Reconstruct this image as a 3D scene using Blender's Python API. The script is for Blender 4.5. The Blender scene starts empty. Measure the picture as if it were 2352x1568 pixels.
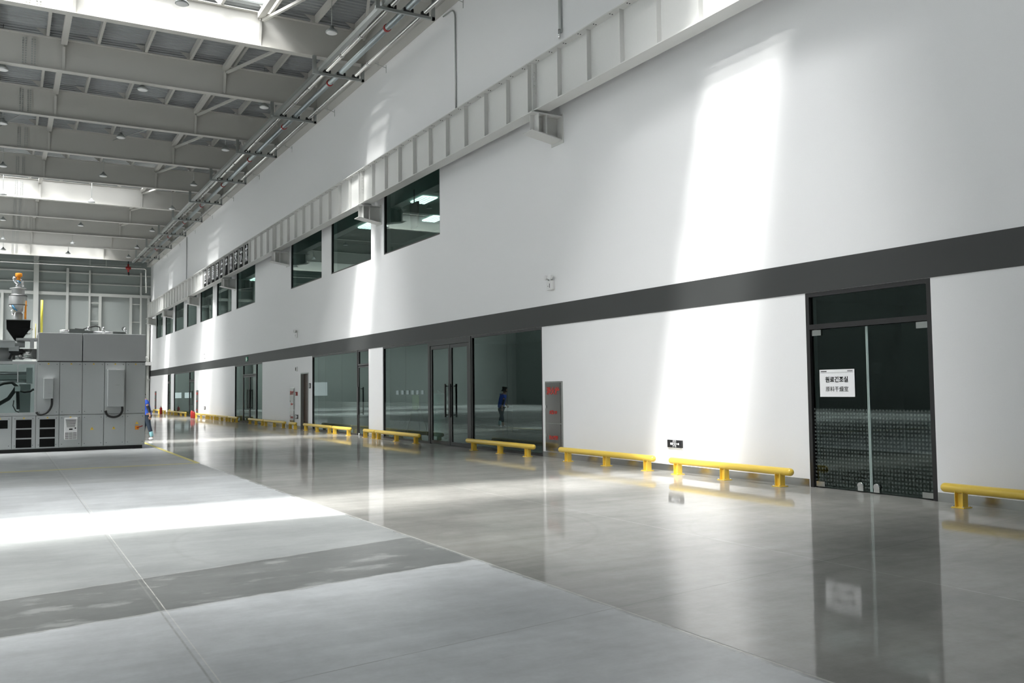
import bpy, math, random
from mathutils import Vector, Matrix
random.seed(4)
S = bpy.context.scene
COL = S.collection

# ------------------------------------------------------------------ camera
EYE = Vector((0, 0, 1.6))
FPX = 2054.3
YAW, PITCH, ROLL = math.radians(29.605), math.radians(3.068), math.radians(-0.634)
_f = Vector((math.sin(YAW)*math.cos(PITCH), math.cos(YAW)*math.cos(PITCH), math.sin(PITCH)))
_r0 = Vector((math.cos(YAW), -math.sin(YAW), 0)); _u0 = _r0.cross(_f)
_r = _r0*math.cos(ROLL) + _u0*math.sin(ROLL)
_u = -_r0*math.sin(ROLL) + _u0*math.cos(ROLL)
cd = bpy.data.cameras.new('camera'); cam = bpy.data.objects.new('camera', cd); COL.objects.link(cam)
cam.matrix_world = Matrix(((_r.x, _u.x, -_f.x, EYE.x), (_r.y, _u.y, -_f.y, EYE.y), (_r.z, _u.z, -_f.z, EYE.z), (0, 0, 0, 1)))
cd.sensor_width = 36; cd.lens = FPX*36/2352; cd.clip_end = 400
S.camera = cam

# ------------------------------------------------------------------ world, sun, exposure
w = bpy.data.worlds.new('sky'); S.world = w; w.use_nodes = True
bg = w.node_tree.nodes['Background']; bg.inputs[0].default_value = (0.94, 0.97, 1.0, 1); bg.inputs[1].default_value = 1.4
# the ribbed skylight sheets fan the sunlight out across the hall: soft suns a few degrees apart in x
SUN_E = 15
_fan = [(-.45, .04), (-.2, .07), (0., .10), (.18, .14), (.36, .18), (.55, .17), (.78, .13), (1.05, .09), (1.4, .06)]
for _t, _w in _fan:
    sl = bpy.data.lights.new('sun', 'SUN'); sun = bpy.data.objects.new('sun', sl); COL.objects.link(sun)
    sun.rotation_euler = Vector((_t, 0.25+.06*(_t-.36), -1.0)).normalized().to_track_quat('-Z', 'Y').to_euler()
    sl.energy = SUN_E*_w*math.sqrt(1+_t*_t); sl.angle = 0.055; sl.color = (1.0, 0.98, 0.94)
# wide-angle part of the light the sheets scatter
sl = bpy.data.lights.new('sun', 'SUN'); sun = bpy.data.objects.new('sun', sl); COL.objects.link(sun)
sun.rotation_euler = Vector((.38, 0.25, -1.0)).normalized().to_track_quat('-Z', 'Y').to_euler()
sl.energy = 30; sl.angle = 0.75; sl.color = (1.0, 0.985, 0.96)
S.view_settings.view_transform = 'Standard'; S.view_settings.look = 'None'
S.view_settings.gamma = 1; S.view_settings.use_curve_mapping = False
S.view_settings.exposure = 0.1
try:
    S.cycles.use_denoising = True
    S.cycles.max_bounces = 10; S.cycles.diffuse_bounces = 5; S.cycles.transparent_max_bounces = 24
    S.cycles.sample_clamp_indirect = 8
except Exception:
    pass

# ------------------------------------------------------------------ points on known planes
def ray(px, py):
    return _r*((px-1176)/FPX) + _u*(-(py-784)/FPX) + _f
def on(px, py, axis, v):
    d = ray(px, py); return EYE + d*((v-EYE[axis])/d[axis])
W = 11.2                       # face of the long white wall
def yw(px, x=W, py=930): return on(px, py, 0, x).y
MY = 28.3                      # front face of the moulding machine
def mp(px, py, y=MY):
    p = on(px, py, 1, y); return p.x, p.z

# ------------------------------------------------------------------ materials
def nodes(m):
    m.use_nodes = True; return m.node_tree.nodes, m.node_tree.links
def mat(name, col, rough=.5, metal=0., emit=None, es=1., bump=0., bscale=20., var=0., spec=.5, coat=0.):
    m = bpy.data.materials.new(name); N, L = nodes(m); b = N['Principled BSDF']
    b.inputs['Base Color'].default_value = (*col, 1); b.inputs['Roughness'].default_value = rough
    b.inputs['Metallic'].default_value = metal; b.inputs['Specular IOR Level'].default_value = spec
    b.inputs['Coat Weight'].default_value = coat
    if emit:
        b.inputs['Emission Color'].default_value = (*emit, 1); b.inputs['Emission Strength'].default_value = es
    g = N.new('ShaderNodeNewGeometry'); n = N.new('ShaderNodeTexNoise'); n.inputs['Scale'].default_value = bscale
    n.inputs['Detail'].default_value = 3
    L.new(g.outputs['Position'], n.inputs['Vector'])
    mx = N.new('ShaderNodeMixRGB'); mx.blend_type = 'MULTIPLY'; mx.inputs[0].default_value = var or .04
    mx.inputs[1].default_value = (*col, 1); L.new(n.outputs[0], mx.inputs[2]); L.new(mx.outputs[0], b.inputs['Base Color'])
    if bump:
        bp = N.new('ShaderNodeBump'); bp.inputs['Strength'].default_value = bump; bp.inputs['Distance'].default_value = .01
        L.new(n.outputs[0], bp.inputs['Height']); L.new(bp.outputs[0], b.inputs['Normal'])
    return m

M = dict(
    wall=mat('white_paint', (.84, .84, .85), .42, bump=.05, bscale=60),
    band=mat('dark_grey_panel', (.038, .040, .040), .5),
    frame=mat('black_aluminium', (.018, .017, .018), .35),
    steel=mat('grey_white_steel_paint', (.44, .45, .43), .5),
    beam=mat('roof_steel_paint', (.52, .51, .48), .55),
    crane=mat('white_steel_paint', (.66, .66, .645), .45),
    deck=mat('galvanised_deck', (.34, .36, .365), .5, .2),
    backlow=mat('pale_panel', (.31, .335, .325), .5),
    backhigh=mat('dark_panel', (.24, .27, .26), .5),
    inox=mat('brushed_stainless', (.55, .55, .54), .22, .95, var=.15, bscale=8),
    inoxdark=mat('cabinet_stainless', (.36, .35, .34), .16, .9, var=.15, bscale=3),
    satin=mat('satin_steel', (.46, .46, .46), .42, .8),
    chrome=mat('chrome', (.80, .80, .80), .12, 1.),
    pipe=mat('foil_clad_pipe', (.74, .73, .71), .24, .95),
    galv=mat('galvanised_pipe', (.40, .45, .46), .34, .9),
    rack=mat('galvanised_channel', (.42, .44, .43), .42, .75),
    rubber=mat('black_rubber', (.012, .012, .012), .6),
    red=mat('red_paint', (.32, .015, .012), .4),
    yellow=mat('yellow_enamel', (.80, .56, .08), .28, coat=.4),
    line=mat('yellow_floor_paint', (.72, .62, .16), .4),
    wood=mat('brown_door_leaf', (.085, .048, .032), .45, var=.5, bscale=9),
    white=mat('white_plastic', (.80, .80, .80), .4),
    black=mat('black_plastic', (.015, .015, .017), .4),
    machine=mat('machine_grey', (.42, .44, .44), .4),
    machinetop=mat('machine_grey_cover', (.34, .35, .35), .45),
    seam=mat('seam_near_black', (.03, .03, .032), .7),  # near-black for seams, slots, locks, bolts and printed marks
    ink=mat('black_ink', (.008, .008, .008), .8, spec=.1),
    inkred=mat('red_ink', (.55, .03, .02), .5),
    inkgreen=mat('green_sign', (.02, .35, .16), .5),
    paper=mat('white_paper', (.84, .84, .86), .5),
    blue=mat('blue_cloth', (.04, .12, .62), .8),
    navy=mat('dark_trouser_cloth', (.02, .035, .06), .8),
    sky=mat('pale_blue_denim', (.25, .50, .55), .8),
    skin=mat('skin', (.45, .27, .19), .5),
    hair=mat('black_hair', (.012, .010, .009), .6),
    orange=mat('orange_plastic', (.85, .30, .02), .4),
    bluehose=mat('blue_hose', (.05, .25, .45), .4),
    office=mat('room_paint_lit', (.50, .56, .54), .7),  # upstairs walls, made paler to stand in for lit rooms
    roomwall=mat('room_paint_dim', (.13, .145, .14), .7),  # ground-floor walls, colour darkened so the rooms look dim
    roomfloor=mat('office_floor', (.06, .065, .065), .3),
    lamp=mat('troffer_glow', (.9, .95, .93), .4, emit=(.85, 1.0, .95), es=9),
    plaster=mat('grey_partition', (.30, .32, .32), .7),
    yellowtube=mat('pale_yellow_tube', (.90, .80, .12), .4),
    gasket=mat('clear_door_edge', (.42, .52, .50), .2),
)

def mk_glass(name, tint, base, pattern=None, haze=0.0):
    """clear pane: tinted transmission, fresnel mirror, and an optional frosted film pattern"""
    m = bpy.data.materials.new(name); N, L = nodes(m); N.remove(N['Principled BSDF']); out = N['Material Output']
    tr = N.new('ShaderNodeBsdfTransparent'); tr.inputs[0].default_value = (*tint, 1)
    gl = N.new('ShaderNodeBsdfGlossy'); gl.inputs['Roughness'].default_value = .012; gl.inputs[0].default_value = (.50, .60, .575, 1)
    fr = N.new('ShaderNodeFresnel'); fr.inputs[0].default_value = 1.52
    ad = N.new('ShaderNodeMath'); ad.operation = 'MULTIPLY_ADD'; ad.inputs[1].default_value = 1.5; ad.inputs[2].default_value = base
    ad.use_clamp = True
    L.new(fr.outputs[0], ad.inputs[0])
    ge = N.new('ShaderNodeNewGeometry'); fb = N.new('ShaderNodeMath'); fb.operation = 'SUBTRACT'; fb.inputs[0].default_value = 1; L.new(ge.outputs['Backfacing'], fb.inputs[1])
    fm = N.new('ShaderNodeMath'); fm.operation = 'MULTIPLY'; L.new(ad.outputs[0], fm.inputs[0]); L.new(fb.outputs[0], fm.inputs[1])
    mx = N.new('ShaderNodeMixShader'); L.new(fm.outputs[0], mx.inputs[0]); L.new(tr.outputs[0], mx.inputs[1]); L.new(gl.outputs[0], mx.inputs[2])
    last = mx
    if pattern:
        df = N.new('ShaderNodeBsdfDiffuse'); df.inputs[0].default_value = (.42, .47, .46, 1)
        g = N.new('ShaderNodeNewGeometry'); sp = N.new('ShaderNodeSeparateXYZ'); L.new(g.outputs['Position'], sp.inputs[0])
        def wave(sock, pitch, duty):
            a = N.new('ShaderNodeMath'); a.operation = 'DIVIDE'; a.inputs[1].default_value = pitch; L.new(sock, a.inputs[0])
            b = N.new('ShaderNodeMath'); b.operation = 'FRACT'; L.new(a.outputs[0], b.inputs[0])
            c = N.new('ShaderNodeMath'); c.operation = 'LESS_THAN'; c.inputs[1].default_value = duty; L.new(b.outputs[0], c.inputs[0]); return c.outputs[0]
        def below(h):
            c = N.new('ShaderNodeMath'); c.operation = 'LESS_THAN'; c.inputs[1].default_value = h; L.new(sp.outputs[2], c.inputs[0]); return c.outputs[0]
        def mul(a, b):
            c = N.new('ShaderNodeMath'); c.operation = 'MULTIPLY'
            for i, s in enumerate((a, b)):
                if isinstance(s, float): c.inputs[i].default_value = s
                else: L.new(s, c.inputs[i])
            return c.outputs[0]
        if pattern == 'dots':
            k = mul(mul(wave(sp.outputs[1], .058, .5), wave(sp.outputs[2], .058, .5)), below(1.27))
            k = mul(k, .14)
        else:
            k = mul(mul(wave(sp.outputs[2], .036, .45), below(1.22)), .15)
        m2 = N.new('ShaderNodeMixShader'); L.new(k, m2.inputs[0]); L.new(mx.outputs[0], m2.inputs[1]); L.new(df.outputs[0], m2.inputs[2]); last = m2
    L.new(last.outputs[0], out.inputs[0])
    return m
M['glass'] = mk_glass('tinted_glass', (.50, .62, .59), .03)
M['glassdots'] = mk_glass('glass_with_dot_film', (.40, .46, .45), .03, 'dots')
M['glassline'] = mk_glass('glass_with_line_film', (.45, .57, .54), .03, 'lines')
M['guard'] = mk_glass('clear_guard', (.72, .78, .77), .02)

def mk_skylight():
    m = bpy.data.materials.new('skylight_sheet'); N, L = nodes(m); N.remove(N['Principled BSDF']); out = N['Material Output']
    tr = N.new('ShaderNodeBsdfTransparent'); tr.inputs[0].default_value = (.9, .92, .93, 1)
    tl = N.new('ShaderNodeBsdfTranslucent'); tl.inputs[0].default_value = (.9, .92, .95, 1)
    mx = N.new('ShaderNodeMixShader'); mx.inputs[0].default_value = .25
    L.new(tr.outputs[0], mx.inputs[1]); L.new(tl.outputs[0], mx.inputs[2]); L.new(mx.outputs[0], out.inputs[0]); return m
M['skylight'] = mk_skylight()

def mk_floor():
    m = bpy.data.materials.new('polished_concrete'); N, L = nodes(m); b = N['Principled BSDF']
    g = N.new('ShaderNodeNewGeometry'); P = g.outputs['Position']
    def noise(scale, detail=4, stretch=(1, 1, 1), rough=.55):
        mp_ = N.new('ShaderNodeMapping'); mp_.inputs['Scale'].default_value = stretch; L.new(P, mp_.inputs[0])
        n = N.new('ShaderNodeTexNoise'); n.inputs['Scale'].default_value = scale; n.inputs['Detail'].default_value = detail
        n.inputs['Roughness'].default_value = rough; L.new(mp_.outputs[0], n.inputs['Vector']); return n.outputs[0]
    def math_(op, a, c=None, d=None, clamp=False):
        n = N.new('ShaderNodeMath'); n.operation = op; n.use_clamp = clamp
        for i, s in enumerate((a, c, d)):
            if s is None: continue
            if isinstance(s, (int, float)): n.inputs[i].default_value = s
            else: L.new(s, n.inputs[i])
        return n.outputs[0]
    wob = math_('MULTIPLY_ADD', noise(2.6, 9, rough=.65), .44, -.22)
    def dist(p, q):                                   # signed distance to the line p-q (positive on its left)
        dx, dy = q[0]-p[0], q[1]-p[1]; l = math.hypot(dx, dy); nx, ny = -dy/l, dx/l
        v = N.new('ShaderNodeVectorMath'); v.operation = 'DOT_PRODUCT'; L.new(P, v.inputs[0]); v.inputs[1].default_value = (nx, ny, 0)
        return math_('ADD', v.outputs['Value'], -(nx*p[0]+ny*p[1]))
    def side(d, soft=.03, wobble=0.):
        if wobble: d = math_('MULTIPLY_ADD', wob, wobble, d)
        return math_('MULTIPLY_ADD', d, 1/soft, .5, clamp=True)
    def inv(a): return math_('SUBTRACT', 1., a)
    def mul(*a):
        r = a[0]
        for x in a[1:]: r = math_('MULTIPLY', r, x)
        return r
    def mixc(f, a, c):
        n = N.new('ShaderNodeMixRGB')
        if isinstance(f, float): n.inputs[0].default_value = f
        else: L.new(f, n.inputs[0])
        for i, s in ((1, a), (2, c)):
            if isinstance(s, tuple): n.inputs[i].default_value = (*s, 1)
            else: L.new(s, n.inputs[i])
        return n.outputs[0]
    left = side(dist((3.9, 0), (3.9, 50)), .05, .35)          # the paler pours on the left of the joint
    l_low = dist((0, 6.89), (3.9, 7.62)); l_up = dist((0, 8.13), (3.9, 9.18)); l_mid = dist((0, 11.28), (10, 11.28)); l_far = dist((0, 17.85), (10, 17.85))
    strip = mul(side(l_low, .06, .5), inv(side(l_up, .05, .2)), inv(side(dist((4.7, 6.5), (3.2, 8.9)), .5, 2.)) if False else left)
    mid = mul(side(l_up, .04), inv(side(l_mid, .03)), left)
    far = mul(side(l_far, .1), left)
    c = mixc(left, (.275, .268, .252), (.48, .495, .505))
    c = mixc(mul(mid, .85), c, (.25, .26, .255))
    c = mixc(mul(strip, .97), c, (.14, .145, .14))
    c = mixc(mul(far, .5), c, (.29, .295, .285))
    # polishing arcs and clouding, all in the concrete itself
    cl = noise(.7, 9, (1, .8, 1), .62); st = noise(1.1, 7, (.4, 2.8, 1), .6); fine = noise(30, 4); mott = noise(6, 8, (1, 1.5, 1), .65)
    k = math_('MULTIPLY_ADD', cl, 1.15, .43)
    k = mul(k, math_('MULTIPLY_ADD', st, .62, .70), math_('MULTIPLY_ADD', fine, .14, .93), math_('MULTIPLY_ADD', mott, .34, .83))
    n = N.new('ShaderNodeMixRGB'); n.blend_type = 'MULTIPLY'; n.inputs[0].default_value = 1; L.new(c, n.inputs[1])
    cmb = N.new('ShaderNodeCombineXYZ'); [L.new(k, cmb.inputs[i]) for i in range(3)]; L.new(cmb.outputs[0], n.inputs[2]); c = n.outputs[0]
    # round wet-trowel arc stains
    for cx, cy, r, ww in ((3.9, 9.7, 2.35, .05), (8.1, 7.0, 1.6, .04)):
        v = N.new('ShaderNodeVectorMath'); v.operation = 'DISTANCE'; L.new(P, v.inputs[0]); v.inputs[1].default_value = (cx, cy, 0)
        dd = math_('ABSOLUTE', math_('ADD', v.outputs['Value'], -r)); a = math_('MULTIPLY_ADD', dd, -1/ww, 1., clamp=True)
        c = mixc(mul(a, .16), c, (.12, .115, .10))
    # stain blotches inside the dark strip
    bl = math_('MULTIPLY_ADD', noise(1.5, 9, (1, 1.9, 1), .62), 11., -6.0, clamp=True)
    c = mixc(mul(bl, strip, .5), c, (.40, .41, .40))
    # joints
    grooves = None
    def joint(p, q, width, tone, extra=None, fac=.8):
        nonlocal c, grooves
        d = math_('ABSOLUTE', math_('MULTIPLY_ADD', wob, .02, dist(p, q)))
        width *= .62
        a = mul(math_('MULTIPLY_ADD', d, -1/width, 1.3, clamp=True), math_('MULTIPLY_ADD', mott, 3.2, -.75, clamp=True))
        if extra is not None: a = mul(a, extra)
        gr = a
        grooves = gr if grooves is None else math_('MAXIMUM', grooves, gr)
        c = mixc(mul(a, fac), c, tone)
    pale, dark = (.62, .61, .57), (.13, .13, .125)
    inl = left; inr = inv(left)
    joint((1.03, 0), (1.03, 50), .014, (.25, .25, .24)); joint((1.07, 0), (1.07, 50), .008, pale)
    joint((3.92, 0), (3.92, 50), .018, pale, fac=.75); joint((6.56, 0), (6.56, 60), .016, (.48, .47, .44), fac=.6)
    joint((0, 6.89), (3.9, 7.62), .015, pale, inl, .5); joint((0, 8.13), (3.9, 9.18), .010, pale, inl, .4)
    joint((0, 11.28), (10, 11.28), .012, pale, inl, .6); joint((1.88, 5.09), (10.21, 6.36), .011, dark, None, .6)
    joint((0, 17.85), (10, 17.80), .02, dark, inl, .5); joint((0, 14.6), (10, 14.5), .014, dark, inl, .35); joint((0, 13.6), (10, 13.7), .012, dark, inl, .3)
    joint((0, 24.0), (10, 24.0), .03, pale, None, .4); joint((0, 36.0), (10, 36.0), .03, pale, None, .4)
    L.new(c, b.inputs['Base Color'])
    rg = math_('MULTIPLY_ADD', left, .26, .03)
    rg = math_('ADD', rg, math_('MULTIPLY', noise(1.1, 6, (.6, 1.6, 1)), .05)); L.new(rg, b.inputs['Roughness'])
    b.inputs['Specular IOR Level'].default_value = .5
    bp = N.new('ShaderNodeBump'); bp.inputs['Strength'].default_value = .05; bp.inputs['Distance'].default_value = .004
    h = math_('SUBTRACT', math_('MULTIPLY', noise(.9, 0), .5), grooves); L.new(h, bp.inputs['Height']); L.new(bp.outputs[0], b.inputs['Normal'])
    # the polish is uneven: a third of the surface scatters more widely
    b2 = N.new('ShaderNodeBsdfPrincipled'); L.new(c, b2.inputs['Base Color']); b2.inputs['Roughness'].default_value = .42; b2.inputs['Specular IOR Level'].default_value = .5
    mx = N.new('ShaderNodeMixShader'); mx.inputs[0].default_value = .36
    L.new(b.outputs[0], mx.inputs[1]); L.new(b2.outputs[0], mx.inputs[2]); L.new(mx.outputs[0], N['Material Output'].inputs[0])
    return m
M['floor'] = mk_floor()

# ------------------------------------------------------------------ mesh building
class MB:
    def __init__(s): s.v = []; s.f = []; s.sm = []
    def add(s, vs, fs, smooth=False):
        o = len(s.v); s.v += [tuple(p) for p in vs]; s.f += [tuple(i+o for i in f) for f in fs]; s.sm += [smooth]*len(fs); return s
    def box(s, a, b):
        x0, x1 = sorted((a[0], b[0])); y0, y1 = sorted((a[1], b[1])); z0, z1 = sorted((a[2], b[2]))
        vs = [(x0, y0, z0), (x1, y0, z0), (x1, y1, z0), (x0, y1, z0), (x0, y0, z1), (x1, y0, z1), (x1, y1, z1), (x0, y1, z1)]
        return s.add(vs, [(3, 2, 1, 0), (4, 5, 6, 7), (0, 1, 5, 4), (1, 2, 6, 5), (2, 3, 7, 6), (3, 0, 4, 7)])
    def cbox(s, c, d): return s.box([c[i]-d[i]/2 for i in range(3)], [c[i]+d[i]/2 for i in range(3)])
    def bar(s, p, q, w_, h_):                         # a box running from p to q
        p, q = Vector(p), Vector(q); d = (q-p).normalized(); up = Vector((0, 0, 1)) if abs(d.z) < .95 else Vector((0, 1, 0))
        a = d.cross(up).normalized()*w_/2; b = a.cross(d).normalized()*h_/2
        vs = [p-a-b, p+a-b, p+a+b, p-a+b, q-a-b, q+a-b, q+a+b, q-a+b]
        return s.add(vs, [(3, 2, 1, 0), (4, 5, 6, 7), (0, 1, 5, 4), (1, 2, 6, 5), (2, 3, 7, 6), (3, 0, 4, 7)])
    def prism(s, poly, axis, a, b):                   # polygon extruded along an axis
        def p3(p, t): q = list(p); q.insert(axis, t); return tuple(q)
        n = len(poly); vs = [p3(p, a) for p in poly]+[p3(p, b) for p in poly]
        return s.add(vs, [tuple(range(n))[::-1], tuple(range(n, 2*n))]+[(i, (i+1) % n, n+(i+1) % n, n+i) for i in range(n)])
    def tube(s, pts, r, seg=12, cap=True):            # round section along a path; r may vary
        pts = [Vector(p) for p in pts]; n = len(pts); rs = r if isinstance(r, (list, tuple)) else [r]*n
        rings = []; prev = None
        for i, p in enumerate(pts):
            d = ((pts[min(i+1, n-1)]-p).normalized() + (p-pts[max(i-1, 0)]).normalized()).normalized()
            if prev is None:
                up = Vector((0, 0, 1)) if abs(d.z) < .9 else Vector((0, 1, 0)); a = d.cross(up).normalized()
            else: a = (prev-d*prev.dot(d)).normalized()
            prev = a; b = a.cross(d)
            rings.append([p+(a*math.cos(t)+b*math.sin(t))*rs[i] for t in [2*math.pi*k/seg for k in range(seg)]])
        o = len(s.v)
        for r_ in rings: s.v += [tuple(p) for p in r_]
        for i in range(n-1):
            for k in range(seg):
                s.f.append((o+i*seg+k, o+i*seg+(k+1) % seg, o+(i+1)*seg+(k+1) % seg, o+(i+1)*seg+k)); s.sm.append(True)
        if cap:
            s.f.append(tuple(o+k for k in range(seg))[::-1]); s.f.append(tuple(o+(n-1)*seg+k for k in range(seg))); s.sm += [False, False]
        return s
    def lathe(s, c, prof, seg=24):                    # profile of (radius, z) about a vertical axis
        o = len(s.v); n = len(prof)
        for r_, z in prof:
            s.v += [(c[0]+r_*math.cos(2*math.pi*k/seg), c[1]+r_*math.sin(2*math.pi*k/seg), c[2]+z) for k in range(seg)]
        for i in range(n-1):
            for k in range(seg):
                s.f.append((o+i*seg+k, o+i*seg+(k+1) % seg, o+(i+1)*seg+(k+1) % seg, o+(i+1)*seg+k)); s.sm.append(True)
        s.f.append(tuple(o+k for k in range(seg))[::-1]); s.f.append(tuple(o+(n-1)*seg+k for k in range(seg))); s.sm += [False, False]
        return s
    def build(s, name, m, parent=None, bevel=0., loc=None):
        me = bpy.data.meshes.new(name); vs = s.v
        if loc: vs = [(a-loc[0], b-loc[1], c-loc[2]) for a, b, c in vs]
        me.from_pydata(vs, [], s.f)
        for p, sm in zip(me.polygons, s.sm): p.use_smooth = sm
        me.materials.append(M[m] if isinstance(m, str) else m); me.validate(); me.update()
        o = bpy.data.objects.new(name, me); COL.objects.link(o)
        if loc: o.location = loc
        if parent: o.parent = parent
        if bevel:
            bv = o.modifiers.new('bevel', 'BEVEL'); bv.width = bevel; bv.segments = 2; bv.limit_method = 'ANGLE'; bv.angle_limit = .7
        return o

def tag(o, label=None, cat=None, group=None, kind=None):
    if label: o['label'] = label
    if cat: o['category'] = cat
    if group: o['group'] = group
    if kind: o['kind'] = kind
    return o
def empty(name, loc, label, cat, group=None):
    o = bpy.data.objects.new(name, None); COL.objects.link(o); o.location = loc; o.empty_display_size = .2
    return tag(o, label, cat, group)
def under(o, root):                                   # mesh given in world coordinates goes under an unrotated root
    o.parent = root; o.location = Vector(o.location)-Vector(root.location); return o
def part(mb, name, m, root, bevel=0.):
    return under(mb.build(name, m, None, bevel), root)
def sub(mb, name, m, parent, root, bevel=0.):         # sub-part: parent already sits under root at an offset
    o = mb.build(name, m, None, bevel); o.parent = parent; return o
def struct(o): o['kind'] = 'structure'; return o

def text_mesh(name, body, size, m, parent, origin, right, up, extrude=.002, fat=0., sx=1., sy=1.):
    """lettering centred on origin, reading along 'right' with 'up' upward (world vectors)"""
    cu = bpy.data.curves.new(name, 'FONT'); cu.body = body; cu.size = size; cu.align_x = 'CENTER'; cu.align_y = 'CENTER'
    cu.extrude = extrude; cu.offset = fat; cu.resolution_u = 3
    t = bpy.data.objects.new(name+'_curve', cu); COL.objects.link(t)
    me = bpy.data.meshes.new_from_object(t); bpy.data.objects.remove(t); bpy.data.curves.remove(cu)
    me.transform(Matrix.Diagonal((sx, sy, 1, 1)))
    o = bpy.data.objects.new(name, me); COL.objects.link(o); me.materials.clear(); me.materials.append(M[m])
    R, U = Vector(right), Vector(up); Nn = R.cross(U)
    mw = Matrix(((R.x, U.x, Nn.x, origin[0]), (R.y, U.y, Nn.y, origin[1]), (R.z, U.z, Nn.z, origin[2]), (0, 0, 0, 1)))
    if parent is not None:
        o.parent = parent; o.matrix_local = Matrix.Translation(-world_of(parent)) @ mw
    else: o.matrix_world = mw
    return o
def world_of(o):
    v = Vector((0, 0, 0))
    while o: v += o.location; o = o.parent
    return v
# text on the long wall reads toward -y
WR, WU = (0, -1, 0), (0, 0, 1)

YF = 84.5                                             # far end wall
XL = -26.0                                            # opposite side of the hall
Y0 = -14.0                                            # behind the camera
ZR = 14.45                                            # underside of roof deck

# ------------------------------------------------------------------ the room
struct(MB().box((XL, Y0, -.3), (W+6.2, YF+.4, 0)).build('floor', 'floor'))

def wall_cells(mb, ya, yb, za, zb, holes, x0, x1):
    ys = sorted({ya, yb, *[h[0] for h in holes], *[h[1] for h in holes]}); ys = [y for y in ys if ya <= y <= yb]
    for a, b in zip(ys, ys[1:]):
        zs = [za]; hs = sorted([h for h in holes if h[0] <= a+1e-6 and h[1] >= b-1e-6], key=lambda h: h[2])
        z = za
        for h in hs:
            if h[2] > z: mb.box((x0, a, z), (x1, b, h[2]))
            z = max(z, h[3])
        if z < zb: mb.box((x0, a, z), (x1, b, zb))
ZB0, ZB1 = 3.09, 3.59                                  # dark band
# openings along the wall, y ranges from near to far
D1 = (7.90, 10.14)
G1 = (18.26, 28.62)
G2 = (29.98, 36.66)
BD = (37.16, 38.30)
G3 = (44.95, 51.05)
G4a = (63.2, 71.6)
G4b = (73.0, 74.6)
low = [(*r, 0, ZB0) for r in (D1, G1, G2, G3, G4a, G4b)] + [(*BD, 0, 2.42)]
UPW = [(23.98, 28.50), (29.72, 34.15), (35.37, 39.88), (46.5, 50.78), (52.0, 56.05), (57.3, 61.35), (62.6, 66.3), (67.6, 71.4), (72.3, 76.0), (77.4, 81.0)]
ZW0, ZW1 = 6.23, 8.55
mb = MB(); wall_cells(mb, Y0, YF, 0, ZR+.1, low+[(a, b, ZW0, ZW1) for a, b in UPW], W, W+.25)
struct(mb.build('wall_right', 'wall'))
mb = MB(); mb.box((W-.012, Y0, ZB0+.002), (W-.001, YF, ZB1)); struct(mb.build('trim_1', 'band'))
# stainless skirting between the openings
mb = MB(); e = Y0
for a, b in sorted((D1, G1, G2, BD, G3, G4a, G4b)):
    mb.box((W-.015, e, .001), (W-.001, a-.01, .125)); e = b+.01
mb.box((W-.015, e, .001), (W-.001, YF-.3, .125)); struct(mb.build('baseboard_right', 'inox'))
# fascia that closes the top of the wall under the roof
struct(MB().box((W-.35, Y0, 12.78), (W-.002, YF-.01, ZR)).build('trim_2', 'beam'))

# rooms behind the glass
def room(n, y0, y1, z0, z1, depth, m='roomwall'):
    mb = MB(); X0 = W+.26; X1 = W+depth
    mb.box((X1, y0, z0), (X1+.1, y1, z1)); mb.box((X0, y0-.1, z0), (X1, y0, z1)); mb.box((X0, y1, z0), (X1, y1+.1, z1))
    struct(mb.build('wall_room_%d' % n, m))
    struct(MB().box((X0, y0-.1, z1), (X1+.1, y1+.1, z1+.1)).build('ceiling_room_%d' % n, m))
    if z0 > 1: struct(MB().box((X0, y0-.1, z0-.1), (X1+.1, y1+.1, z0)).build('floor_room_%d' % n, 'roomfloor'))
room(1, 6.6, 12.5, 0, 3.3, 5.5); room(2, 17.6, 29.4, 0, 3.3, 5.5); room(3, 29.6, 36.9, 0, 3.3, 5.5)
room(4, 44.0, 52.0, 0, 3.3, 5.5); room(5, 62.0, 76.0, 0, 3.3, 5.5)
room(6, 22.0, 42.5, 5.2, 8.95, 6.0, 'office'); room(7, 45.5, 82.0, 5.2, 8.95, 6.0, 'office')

# end wall, opposite wall and the wall behind
mb = MB(); e = XL
fw = sorted([(-15.1+.55*i, -14.75+.55*i, 1.2, 1.62) for i in range(6)]+[(-4.9, -3.4, 1.2, 2.5)]+[(7.75, 8.35, 1.15, 1.65), (8.6, 9.2, 1.15, 1.65)])
for a, b, c, d in fw:
    mb.box((e, YF, 0), (a, YF+.2, 10.1)); mb.box((a, YF, 0), (b, YF+.2, c)); mb.box((a, YF, d), (b, YF+.2, 10.1)); e = b
mb.box((e, YF, 0), (W+.25, YF+.2, 10.1)); struct(mb.build('wall_far', 'backlow'))
mb = MB(); mb.box((XL, YF, 10.1), (W+.25, YF+.2, ZR+.1)); struct(mb.build('wall_far_upper', 'backhigh'))
lefth = [] 
mb = MB(); wall_cells(mb, Y0, YF, 0, ZR+.1, lefth, XL-.2, XL); struct(mb.build('wall_left', 'backhigh'))
mb = MB(); ys = [(XL, -20), (-14, -9), (-3, 2), (8, W+.25)]
for i, (a, b) in enumerate(ys): mb.box((a, Y0-.2, 0), (b, Y0, ZR+.1))
for a, b in ((-20, -14), (-9, -3), (2, 8)):
    mb.box((a, Y0-.2, 0), (b, Y0, ZR+.1))
struct(mb.build('wall_near', 'backlow'))

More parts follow.
